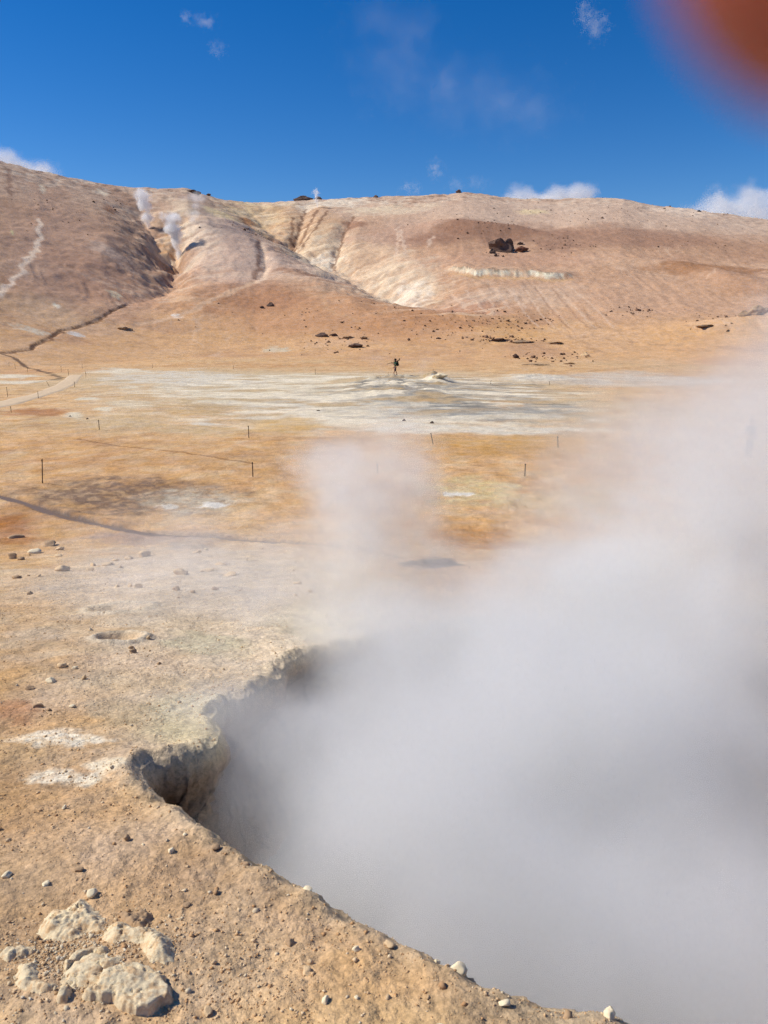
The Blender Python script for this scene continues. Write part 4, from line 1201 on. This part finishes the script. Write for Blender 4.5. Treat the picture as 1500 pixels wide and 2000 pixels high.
for a in [
    (83, 945, 87, 899, "tallest dark rope post standing just above the stream at left"),
    (494, 931, 494, 902, "rope post at the far edge of the speckled ground, left of the steam column"),
    (486, 855, 486, 832, "rope post on orange ground at the near edge of the white crust, directly behind another"),
    (194, 839, 194, 821, "rope post on the orange flat in front of the pale pools at left"),
    (1025, 931, 1025, 906, "rope post right of the steam column on the orange flat"),
    (1090, 875, 1088, 853, "thin leaning rope post at the right end of the white ground"),
    (846, 869, 841, 846, "thin leaning rope post in front of the white ground below the walker"),
    (737, 926, 737, 910, "rope post barely visible inside the steam column"),
    (22, 806, 22, 796, "short rope post on the orange bank under the footpath at far left"),
    (75, 778, 75, 766, "rope post on the near edge of the footpath, left one"),
    (146, 756, 146, 746, "rope post on the near edge of the footpath, right one"),
    (15, 775, 15, 758, "rope post above the footpath near the left picture edge"),
    (97, 755, 92, 746, "short tilted rope post above the footpath"),
    (134, 733, 134, 722, "rope post at the far end of the footpath, left corner"),
    (168, 736, 168, 727, "rope post at the far end of the footpath, right corner"),
    (120, 727, 120, 716, "tall rope post just beyond the far end of the footpath"),
    (54, 727, 54, 718, "rope post beside the dark crack at far left"),
    (30, 721, 30, 712, "far rope post left of the dark crack, right of two"),
    (18, 716, 18, 708, "farthest rope post at left, left of two"),
    (161, 720, 161, 712, "faint far rope post beyond the footpath end"),
    (298, 719, 298, 711, "faint far rope post above the long white streak"),
    (456, 722, 456, 714, "faint far rope post behind the white ground, left of middle"),
    (616, 732, 616, 721, "far rope post behind the white ground, left of the walker"),
    (846, 729, 846, 721, "far rope post right of the walker"),
    (958, 751, 959, 743, "far rope post right of the mineral mound"),
    (1073, 753, 1073, 746, "far rope post in front of the right white streak"),
    (758, 742, 758, 735, "tiny rope post at the left of the walker's feet"),
]:
    post(*a)

# ------------------------------------------------------------------ people
def skin(name, nodes, edges, mat, parent, sub=2):
    """a continuous tapered surface grown over joints: nodes = [(x, y, z, radius x, radius y)]"""
    me = bpy.data.meshes.new(name)
    me.from_pydata([n[:3] for n in nodes], edges, [])
    o = bpy.data.objects.new(name, me); C.objects.link(o)
    md = o.modifiers.new("skin", 'SKIN')
    if not me.skin_vertices: me.attributes  # layer is made with the modifier below
    bm = bmesh.new(); bm.from_mesh(me)
    lay = bm.verts.layers.skin.verify()
    bm.verts.ensure_lookup_table()
    for i, n in enumerate(nodes):
        bm.verts[i][lay].radius = (n[3], n[4] if len(n) > 4 else n[3])
        bm.verts[i][lay].use_root = (i == 0)
    bm.to_mesh(me); bm.free()
    md.use_smooth_shade = True
    md.branch_smoothing = 0.4
    s = o.modifiers.new("smooth", 'SUBSURF'); s.levels = sub; s.render_levels = sub
    me.materials.append(mat)
    if parent: o.parent = parent
    return o

def blob(name, loc, scale, mat, parent, seg=16, rings=10):
    bm = bmesh.new(); bmesh.ops.create_uvsphere(bm, u_segments=seg, v_segments=rings, radius=1.0)
    for v in bm.verts: v.co = Vector((v.co.x * scale[0], v.co.y * scale[1], v.co.z * scale[2])) + Vector(loc)
    me = bpy.data.meshes.new(name); bm.to_mesh(me); bm.free()
    me.polygons.foreach_set("use_smooth", [True] * len(me.polygons))
    o = bpy.data.objects.new(name, me); C.objects.link(o); me.materials.append(mat); o.parent = parent
    return o

def box(name, loc, size, mat, parent, rot=None, bevel=0.02):
    bm = bmesh.new(); bmesh.ops.create_cube(bm, size=1.0)
    for v in bm.verts: v.co = Vector((v.co.x * size[0], v.co.y * size[1], v.co.z * size[2]))
    bmesh.ops.bevel(bm, geom=bm.edges[:], offset=bevel, segments=3, affect='EDGES')
    M = Matrix.Translation(loc) @ (rot.to_matrix().to_4x4() if rot else Matrix())
    bmesh.ops.transform(bm, matrix=M, verts=bm.verts)
    me = bpy.data.meshes.new(name); bm.to_mesh(me); bm.free()
    o = bpy.data.objects.new(name, me); C.objects.link(o); me.materials.append(mat)
    if parent: o.parent = parent
    return o

def tube(name, a, b, r0, r1, mat, parent, n=10):
    a = Vector(a); b = Vector(b); d = (b - a).normalized(); q = d.to_track_quat('Z', 'Y')
    V = []; Fc = []
    for i, (p, r) in enumerate([(a, r0), (b, r1)]):
        for j in range(n):
            t = j / n * 6.2832
            V.append(p + q @ Vector((math.cos(t) * r, math.sin(t) * r, 0)))
    for j in range(n): Fc.append((j, (j + 1) % n, n + (j + 1) % n, n + j))
    Fc += [tuple(range(n))[::-1], tuple(range(n, 2 * n))]
    return mesh_obj(name, V, Fc, mat, parent)

MAT_SKIN = plain_mat("skin", (0.42, 0.22, 0.14), 0.6, 0.06, 20)
MAT_GREEN = plain_mat("green_cloth", (0.03, 0.12, 0.07), 0.9, 0.15, 20)
MAT_NAVY = plain_mat("navy_cloth", (0.014, 0.018, 0.05), 0.9, 0.15, 20)
MAT_BLACK = plain_mat("black_cloth", (0.012, 0.011, 0.012), 0.8, 0.2, 20)
MAT_BROWN = plain_mat("boot_leather", (0.035, 0.022, 0.015), 0.7, 0.2, 20)
MAT_HAIR = plain_mat("dark_hair", (0.02, 0.014, 0.01), 0.7, 0.2, 60)

def person(loc, rz, label, walking, top_m, bottom_m, long_legs, carrying):
    """about 1.78 m tall, facing local -Y"""
    root = empty("person", loc, rz)
    st = 0.17 if walking else 0.02
    hip, kn = 0.92, 0.50
    L = lambda s: [(s * 0.09, 0, hip, 0.085), (s * 0.095, -st * s * 0.55 - 0.02, kn, 0.058), (s * 0.09, -st * s, 0.30, 0.05), (s * 0.09, -st * s + 0.01, 0.09, 0.036), (s * 0.10, -st * s - 0.12, 0.035, 0.035)]
    nodes = [(0, 0, 0.96, 0.13, 0.10), (0, 0.0, 1.12, 0.12, 0.09), (0, 0.0, 1.32, 0.15, 0.10), (0, 0.01, 1.45, 0.10, 0.08), (0, 0.0, 1.53, 0.055), (0, -0.015, 1.60, 0.085, 0.095), (0, -0.02, 1.70, 0.082, 0.10), (0, -0.01, 1.775, 0.05, 0.06)]
    edges = [(i, i + 1) for i in range(7)]
    for s in (-1, 1):
        k = len(nodes)
        nodes += L(s); edges += [(0, k)] + [(k + i, k + i + 1) for i in range(4)]
    arms = {}
    for s in (-1, 1):
        k = len(nodes)
        if carrying and s == 1:
            pts = [(0.19, 0.0, 1.41, 0.055), (0.25, -0.10, 1.17, 0.045), (0.17, -0.33, 1.30, 0.036), (0.15, -0.40, 1.335, 0.034)]
        else:
            pts = [(s * 0.19, 0.0, 1.41, 0.055), (s * 0.24, 0.04, 1.14, 0.045), (s * 0.23, -0.06, 0.92, 0.036), (s * 0.22, -0.09, 0.85, 0.038)]
        arms[s] = pts
        nodes += pts; edges += [(3, k)] + [(k + i, k + i + 1) for i in range(3)]
        w = Vector(pts[3][:3]); d = (Vector(pts[3][:3]) - Vector(pts[2][:3])).normalized()
        side = Vector((0, -1, 0)) if abs(d.y) < 0.7 else Vector((0, 0, 1))
        for f in range(4):                                    # fingers, a little curled
            off = side * (0.024 - 0.016 * f)
            a = w + d * 0.03 + off; b_ = a + d * (0.045 - 0.004 * abs(f - 1.5)); c_ = b_ + d * 0.03 + Vector((-s * 0.012, 0, 0))
            k2 = len(nodes)
            nodes += [(*a, 0.010), (*b_, 0.009), (*c_, 0.008)]; edges += [(k + 3, k2), (k2, k2 + 1), (k2 + 1, k2 + 2)]
        a = w + side * 0.035 + d * 0.01; b_ = a + side * 0.02 + d * 0.03
        k2 = len(nodes); nodes += [(*a, 0.011), (*b_, 0.010)]; edges += [(k + 3, k2), (k2, k2 + 1)]
    skin("body", nodes, edges, MAT_SKIN, root)
    # shirt with short sleeves
    sn = [(0, 0, 0.93, 0.155, 0.125), (0, 0, 1.12, 0.145, 0.115), (0, 0, 1.32, 0.175, 0.125), (0, 0.01, 1.455, 0.11, 0.095)]
    se = [(0, 1), (1, 2), (2, 3)]
    for s in (-1, 1):
        k = len(sn); a = Vector(arms[s][0][:3]); b_ = Vector(arms[s][1][:3])
        m_ = a.lerp(b_, 0.75)
        sn += [(*a, 0.075), (*m_, 0.066)]; se += [(3, k), (k, k + 1)]
    skin("shirt", sn, se, top_m, root)
    # shorts or trousers
    pn = [(0, 0, 0.98, 0.15, 0.12), (0, 0, 0.88, 0.15, 0.12)]; pe = [(0, 1)]
    for s in (-1, 1):
        k = len(pn); q = L(s)
        pn += [(s * 0.095, 0, 0.80, 0.10), (q[1][0], q[1][1], kn - 0.02, 0.082)]; pe += [(1, k), (k, k + 1)]
        if long_legs:
            pn += [(q[3][0], q[3][1], 0.12, 0.062)]; pe += [(k + 1, k + 2)]
    skin("trousers" if long_legs else "shorts", pn, pe, bottom_m, root)
    for s in (-1, 1):
        q = L(s)
        skin("boot", [(q[3][0], q[3][1] + 0.01, 0.15, 0.052), (q[3][0], q[3][1] + 0.02, 0.055, 0.05), (q[4][0], q[4][1], 0.045, 0.045), (q[4][0], q[4][1] - 0.05, 0.042, 0.036)], [(0, 1), (1, 2), (2, 3)], MAT_BROWN, root)
    blob("hair", (0, 0.015, 1.695), (0.090, 0.104, 0.105), MAT_HAIR, root)
    for s in (-1, 1):
        blob("eye", (s * 0.032, -0.108, 1.675), (0.013, 0.010, 0.010), MAT_BLACK, root, 10, 6)
    tag(root, label, "person")
    return root

def hat(root):
    V = []; Fc = []
    lv = [(0.185, 1.730), (0.180, 1.737), (0.112, 1.742), (0.105, 1.80), (0.085, 1.845), (0.0001, 1.85)]
    for r, z in lv:
        for j in range(20):
            a = j / 20 * 6.2832
            V.append((math.cos(a) * r, math.sin(a) * r * 1.08 + 0.0, z + (0.02 * math.cos(2 * a) if r > 0.15 else 0)))
    for i in range(len(lv) - 1):
        for j in range(20):
            Fc.append((i * 20 + j, i * 20 + (j + 1) % 20, (i + 1) * 20 + (j + 1) % 20, (i + 1) * 20 + j))
    mesh_obj("sun_hat", V, Fc, MAT_BLACK, root)

pw = at(772, 742)
walker = person((pw[0], pw[1], gz(pw[0], pw[1]) - 0.01), math.radians(-72), "walker in green shirt and navy shorts on the white ground shouldering a tripod", True, MAT_GREEN, MAT_NAVY, False, True)
hat(walker)
walker.scale = (1.22, 1.22, 1.06)
bp_ = empty("backpack", walker.location, walker.rotation_euler[2])
box("pack_body", (0, 0.22, 1.25), (0.30, 0.18, 0.46), MAT_BLACK, bp_, bevel=0.06)
box("pack_lid", (0, 0.21, 1.50), (0.28, 0.17, 0.10), MAT_BLACK, bp_, bevel=0.04)
box("front_pocket", (0, 0.325, 1.17), (0.22, 0.06, 0.24), MAT_NAVY, bp_, bevel=0.025)
for s in (-1, 1):
    skin("strap", [(s * 0.10, 0.14, 1.44, 0.02), (s * 0.12, 0.02, 1.535, 0.02), (s * 0.12, -0.135, 1.38, 0.02), (s * 0.13, -0.10, 1.18, 0.018), (s * 0.14, 0.12, 1.08, 0.018)], [(0, 1), (1, 2), (2, 3), (3, 4)], MAT_BLACK, bp_, 1)
bp_.scale = (1.22, 1.22, 1.06)
tag(bp_, "black backpack worn by the walker on the white ground", "backpack")
tr = empty("tripod", walker.location, walker.rotation_euler[2])
A_ = Vector((0.15, 0.16, 1.60)); B_ = Vector((0.15, -0.88, 1.26))
ax_ = (B_ - A_).normalized()
for k, off in enumerate([Vector((0, 0, 0.018)), Vector((0.018, 0, -0.012)), Vector((-0.018, 0, -0.012))]):
    g = tube("leg", A_ + off, B_ + off * 0.7, 0.016, 0.010, MAT_BLACK, tr)
    tube("rubber_foot", B_ + off * 0.7, B_ + off * 0.7 + ax_ * 0.04, 0.014, 0.012, MAT_BLACK, g)
tube("head", A_ - ax_ * 0.12, A_ + ax_ * 0.02, 0.035, 0.045, MAT_BLACK, tr)
tr.scale = (1.22, 1.22, 1.06)
tag(tr, "dark folded tripod carried on the walker's shoulder", "tripod")
cm = empty("mounted_camera", walker.location, walker.rotation_euler[2])
box("camera_body", A_ - ax_ * 0.17 + Vector((0, 0.0, 0.02)), (0.14, 0.08, 0.11), MAT_BLACK, cm, bevel=0.015)
tube("lens", A_ - ax_ * 0.17 + Vector((0, 0.03, 0.05)), A_ - ax_ * 0.17 + Vector((0, 0.05, 0.22)), 0.042, 0.046, MAT_BLACK, cm, 16)
cm.scale = (1.22, 1.22, 1.06)
tag(cm, "black camera fixed to the tripod head beside the walker's hat", "camera")

pg = at(1461, 893)
person((pg[0], pg[1], gz(pg[0], pg[1]) - 0.01), math.radians(10), "dim standing figure in dark clothes inside the steam at the right edge", False, MAT_NAVY, MAT_BLACK, True, False)

# the photographer's hand: a fingertip reaches in front of the lens
def hand():
    R3 = Vector((1, 0, 0)); U3 = Vector((0, SP, CP)); F3 = Vector((0, CP, -SP))
    tip = EYE + (F3 + R3 * 0.395 + U3 * 0.568) * 0.0235
    fd = (R3 * 0.62 + U3 * 0.62 + F3 * (-0.12)).normalized()
    sd_ = (U3 * 0.70 - R3 * 0.70).normalized()
    bk = fd.cross(sd_).normalized()
    if bk.dot(F3) < 0: bk = -bk
    root = empty("hand", (0, 0, 0))
    N = []; E = []
    def chain(pts, start=None):
        k = len(N)
        for p, r in pts: N.append((*p, r))
        if start is not None: E.append((start, k))
        for i in range(len(pts) - 1): E.append((k + i, k + i + 1))
        return k
    o = tip + fd * 0.001
    palm = o + fd * 0.125 - bk * 0.03 + sd_ * 0.02
    p0 = chain([(palm, 0.020), (palm + fd * 0.045, 0.022), (palm + fd * 0.085, 0.020), (palm + fd * 0.15, 0.026), (palm + fd * 0.24, 0.034)])
    kn = lambda i: palm - fd * 0.035 + sd_ * (-0.034 + 0.022 * i) + bk * 0.004
    for i in range(4):
        b = kn(i)
        if i == 0:
            chain([(b, 0.0105), (b.lerp(o, 0.45) + bk * 0.006, 0.0088), (b.lerp(o, 0.76) + bk * 0.005, 0.0078), (o + fd * 0.006, 0.0068), (o, 0.0048)], p0)
        else:
            ln = [0, 0.046, 0.043, 0.034][i]
            m1 = b - fd * ln * 0.75 - bk * 0.030; m2 = m1 + fd * 0.010 - bk * 0.026; m3 = m2 + fd * 0.020 - bk * 0.006
            chain([(b, 0.0105), (m1, 0.0092), (m2, 0.0082), (m3, 0.0075)], p0)
    th = palm + fd * 0.02 - sd_ * 0.038 - bk * 0.006
    chain([(th, 0.013), (th - sd_ * 0.022 - fd * 0.03 - bk * 0.02, 0.0105), (th - sd_ * 0.024 - fd * 0.058 - bk * 0.03, 0.0085)], p0)
    m, nt, b = new_mat("finger_skin")
    b.inputs['Base Color'].default_value = (0.30, 0.078, 0.056, 1)
    b.inputs['Roughness'].default_value = 0.55
    b.inputs['Subsurface Weight'].default_value = 0.4
    b.inputs['Subsurface Radius'].default_value = (1.0, 0.25, 0.1)
    b.inputs['Subsurface Scale'].default_value = 0.004
    skin("hand_body", N, E, m, root, 2)
    tag(root, "blurred fingertip of the photographer's hand in the upper right corner", "hand")
hand()

# ------------------------------------------------------------------ steam and clouds: real volumes
def vapour(name, label, cat, blobs, col=(0.97, 0.97, 0.97), nscale=0.5, namp=0.55, ndetail=3.0, step=0.5, g=0.15, kind="stuff", edge=0.35, stretch=(1, 1, 1), fold=0.0, group=None):
    """blobs: (centre, (rx, ry, rz), density)"""
    bm = bmesh.new()
    for c, r, d in blobs:
        for i in range(10):
            for j in range(7):
                a = i / 10 * 6.2832; b = -1.5708 + j / 6 * 3.1416
                k = 1.0 + namp * 0.42
                bm.verts.new((c[0] + r[0] * k * math.cos(b) * math.cos(a), c[1] + r[1] * k * math.cos(b) * math.sin(a), c[2] + r[2] * k * math.sin(b)))
    hull = bmesh.ops.convex_hull(bm, input=bm.verts)
    bmesh.ops.delete(bm, geom=list({g_ for g_ in hull['geom_interior'] + hull['geom_unused'] if isinstance(g_, bmesh.types.BMVert)}), context='VERTS')
    me = bpy.data.meshes.new(name); bm.to_mesh(me); bm.free()
    o = bpy.data.objects.new(name, me); C.objects.link(o)
    m = bpy.data.materials.new(name + "_volume"); m.use_nodes = True
    nt = m.node_tree; nt.nodes.clear(); L = nt.links
    out = nt.nodes.new('ShaderNodeOutputMaterial')
    pv = nt.nodes.new('ShaderNodeVolumePrincipled')
    pv.inputs['Color'].default_value = (*col, 1); pv.inputs['Anisotropy'].default_value = g
    L.new(pv.outputs[0], out.inputs['Volume'])
    tc = nt.nodes.new('ShaderNodeTexCoord')
    mp = nt.nodes.new('ShaderNodeVectorMath'); mp.operation = 'MULTIPLY'; mp.inputs[1].default_value = stretch
    L.new(tc.outputs['Object'], mp.inputs[0])
    nz = nt.nodes.new('ShaderNodeTexNoise'); nz.inputs['Scale'].default_value = nscale; nz.inputs['Detail'].default_value = ndetail; nz.inputs['Roughness'].default_value = 0.55; nz.inputs['Distortion'].default_value = 0.3
    L.new(mp.outputs[0], nz.inputs['Vector'])
    na = nt.nodes.new('ShaderNodeMath'); na.operation = 'MULTIPLY_ADD'; na.inputs[1].default_value = namp * 2; na.inputs[2].default_value = -namp
    L.new(nz.outputs['Fac'], na.inputs[0])
    total = None
    for c, r, d in blobs:
        s = nt.nodes.new('ShaderNodeVectorMath'); s.operation = 'SUBTRACT'; s.inputs[1].default_value = tuple(c); L.new(tc.outputs['Object'], s.inputs[0])
        t = nt.nodes.new('ShaderNodeVectorMath'); t.operation = 'DIVIDE'; t.inputs[1].default_value = tuple(r); L.new(s.outputs[0], t.inputs[0])
        ln = nt.nodes.new('ShaderNodeVectorMath'); ln.operation = 'LENGTH'; L.new(t.outputs[0], ln.inputs[0])
        ad = nt.nodes.new('ShaderNodeMath'); ad.operation = 'ADD'; L.new(ln.outputs['Value'], ad.inputs[0]); L.new(na.outputs[0], ad.inputs[1])
        mr = nt.nodes.new('ShaderNodeMapRange'); mr.interpolation_type = 'SMOOTHSTEP'
        mr.inputs['From Min'].default_value = 1.0; mr.inputs['From Max'].default_value = edge; mr.inputs['To Min'].default_value = 0; mr.inputs['To Max'].default_value = d
        L.new(ad.outputs[0], mr.inputs['Value'])
        if total is None: total = mr.outputs['Result']
        else:
            k = nt.nodes.new('ShaderNodeMath'); k.operation = 'ADD'; L.new(total, k.inputs[0]); L.new(mr.outputs['Result'], k.inputs[1]); total = k.outputs[0]
    if fold > 0:
        n2 = nt.nodes.new('ShaderNodeTexNoise'); n2.inputs['Scale'].default_value = nscale * 1.7; n2.inputs['Detail'].default_value = 3.0; n2.inputs['Roughness'].default_value = 0.6; n2.inputs['Distortion'].default_value = 0.8
        L.new(mp.outputs[0], n2.inputs['Vector'])
        r2 = nt.nodes.new('ShaderNodeMapRange'); r2.inputs['From Min'].default_value = 0.36; r2.inputs['From Max'].default_value = 0.62; r2.inputs['To Min'].default_value = 1 - fold; r2.inputs['To Max'].default_value = 1 + fold * 1.4
        L.new(n2.outputs['Fac'], r2.inputs['Value'])
        k = nt.nodes.new('ShaderNodeMath'); k.operation = 'MULTIPLY'; L.new(total, k.inputs[0]); L.new(r2.outputs['Result'], k.inputs[1]); total = k.outputs[0]
    L.new(total, pv.inputs['Density'])
    m.cycles.volume_step_rate = step
    me.materials.append(m)
    tag(o, label, cat, group, kind)
    return o

vapour("steam", "thick grey steam billowing out of the crater to the right", "steam", [
    (air(1020, 1600, 4.0), (2.1, 1.8, 1.25), 1.8),
    (air(520, 1490, 4.6), (0.95, 0.9, 0.75), 1.0),
    (air(1050, 1850, 2.7), (1.25, 0.85, 0.75), 1.6),
    (air(1500, 1900, 2.5), (1.1, 0.9, 0.9), 1.6),
    (air(1230, 1270, 6.0), (2.3, 1.9, 1.45), 1.5),
    (air(1570, 910, 6.5), (1.9, 1.7, 1.75), 0.78),
    (air(760, 1290, 7.0), (1.5, 1.1, 0.85), 1.3),
], col=(1.0, 0.992, 0.968), nscale=0.8, namp=0.62, ndetail=2.5, step=1.4, fold=0.35)
vapour("steam_veil", "thin steam drifting over the flat behind the crater", "steam", [
    (air(720, 1000, 8.4), (1.05, 0.9, 1.2), 0.85),
    (air(770, 1130, 8.0), (1.1, 0.8, 0.8), 0.7),
    (air(650, 920, 8.8), (0.6, 0.6, 0.55), 0.6),
    (air(600, 1190, 8.6), (1.3, 0.9, 0.6), 0.35),
    (air(1260, 950, 9.0), (2.0, 1.5, 1.25), 0.36),
    (air(430, 1130, 10.0), (3.0, 2.2, 1.1), 0.20),
], col=(1.0, 0.992, 0.968), nscale=0.9, namp=0.6, ndetail=2.5, step=1.4, fold=0.45)

def plume(u, v, h_px, w_px, label, dens, lean=0.0, n=4):
    p = at(u, v); s = math.hypot(p[0], p[1]) / F_PX
    z0 = gz(p[0], p[1])
    bl = []
    for i in range(n):
        t = i / (n - 1)
        w = w_px * s * (0.45 + 0.75 * t) * 0.62
        bl.append(((p[0] + lean * s * t, p[1] - 1.0, z0 + h_px * s * (0.05 + 0.9 * t)), (w, w, h_px * s / n * 0.95), dens * (1 - 0.45 * t)))
    vapour("steam_plume", label, "steam", bl, nscale=1.6 / (w_px * s), namp=1.5, ndetail=5, step=0.6, kind="thing", group="steam plumes on the hillside and flat", edge=0.2)

plume(347, 458, 68, 26, "white steam column rising straight from the hillside gully", 1.1, -8)
plume(290, 420, 56, 24, "white steam puff left of the gully column, reaching the skyline", 0.8, -6)
plume(375, 440, 40, 34, "faint wide steam right of the gully column", 0.2, 8)
plume(620, 406, 28, 10, "small steam wisp beside the black skyline rock", 0.6, -2)
plume(746, 745, 42, 44, "thin steam left of the walker", 0.07, -6)
plume(820, 745, 36, 40, "thin steam right of the walker", 0.09, 6)
plume(800, 775, 16, 30, "low white steam puff in the grey ground below the walker", 0.16, 4)

def cloud(parts, label, y, dens, nsc=1.0, amp=0.8, detail=5, edge=0.15):
    s = y / F_PX
    bl = [(air(u, v, y), (ru * s, max(ru, rv) * s * 0.9, rv * s), dens / (max(ru, rv) * s)) for u, v, ru, rv in parts]
    m_ = max(p[2] for p in parts) * s
    vapour("cloud", label, "cloud", bl, nscale=nsc * 2.0 / m_, namp=amp, ndetail=detail, step=0.6, kind="thing", edge=edge, g=0.0, group="clouds")

cloud([(1012, 394, 46, 30), (1085, 393, 42, 30), (1128, 388, 46, 34), (1055, 400, 66, 22)], "bright white cumulus heads behind the middle of the ridge", 2600, 1.7, 1.0, 0.8, 8)
cloud([(1390, 424, 60, 48), (1445, 412, 60, 52), (1510, 414, 66, 50), (1590, 420, 80, 52)], "large soft white cloud behind the right end of the ridge", 2600, 1.3, 1.0, 0.9, 8)
cloud([(12, 326, 40, 40), (66, 342, 60, 28), (-50, 320, 50, 40)], "white vapour behind the left summit", 1800, 2.0, 1.2, 0.7)
cloud([(362, 34, 10, 12), (400, 42, 24, 12)], "small wisp of cloud high at the upper left, upper one", 2600, 0.30, 1.0, 2.0, 6, -0.6)
cloud([(424, 94, 18, 14)], "tiny wisp of cloud below the upper left wisp", 2600, 0.22, 1.0, 2.0, 6, -0.6)
cloud([(1142, 26, 16, 24), (1166, 50, 24, 24)], "slanting wisp of cloud at the upper right", 2600, 0.35, 1.0, 2.0, 6, -0.6)
cloud([(850, 330, 18, 20)], "small pale wisp above the middle of the ridge", 2600, 0.25, 1.0, 2.0, 6, -0.6)
cloud([(803, 368, 22, 12)], "faint wisp left of the pale one, touching the ridge", 2600, 0.3, 1.0, 2.0, 6, -0.6)
cloud([(890, 360, 22, 12), (932, 356, 22, 12)], "pair of faint wisps just over the ridge top", 2600, 0.2, 1.0, 2.0, 6, -0.6)
cloud([(790, 140, 110, 70), (900, 190, 130, 70), (1010, 215, 110, 60), (760, 60, 100, 60)], "large very thin veil of vapour in the middle of the sky", 2600, 0.10, 1.5, 1.6, 6, -0.5)
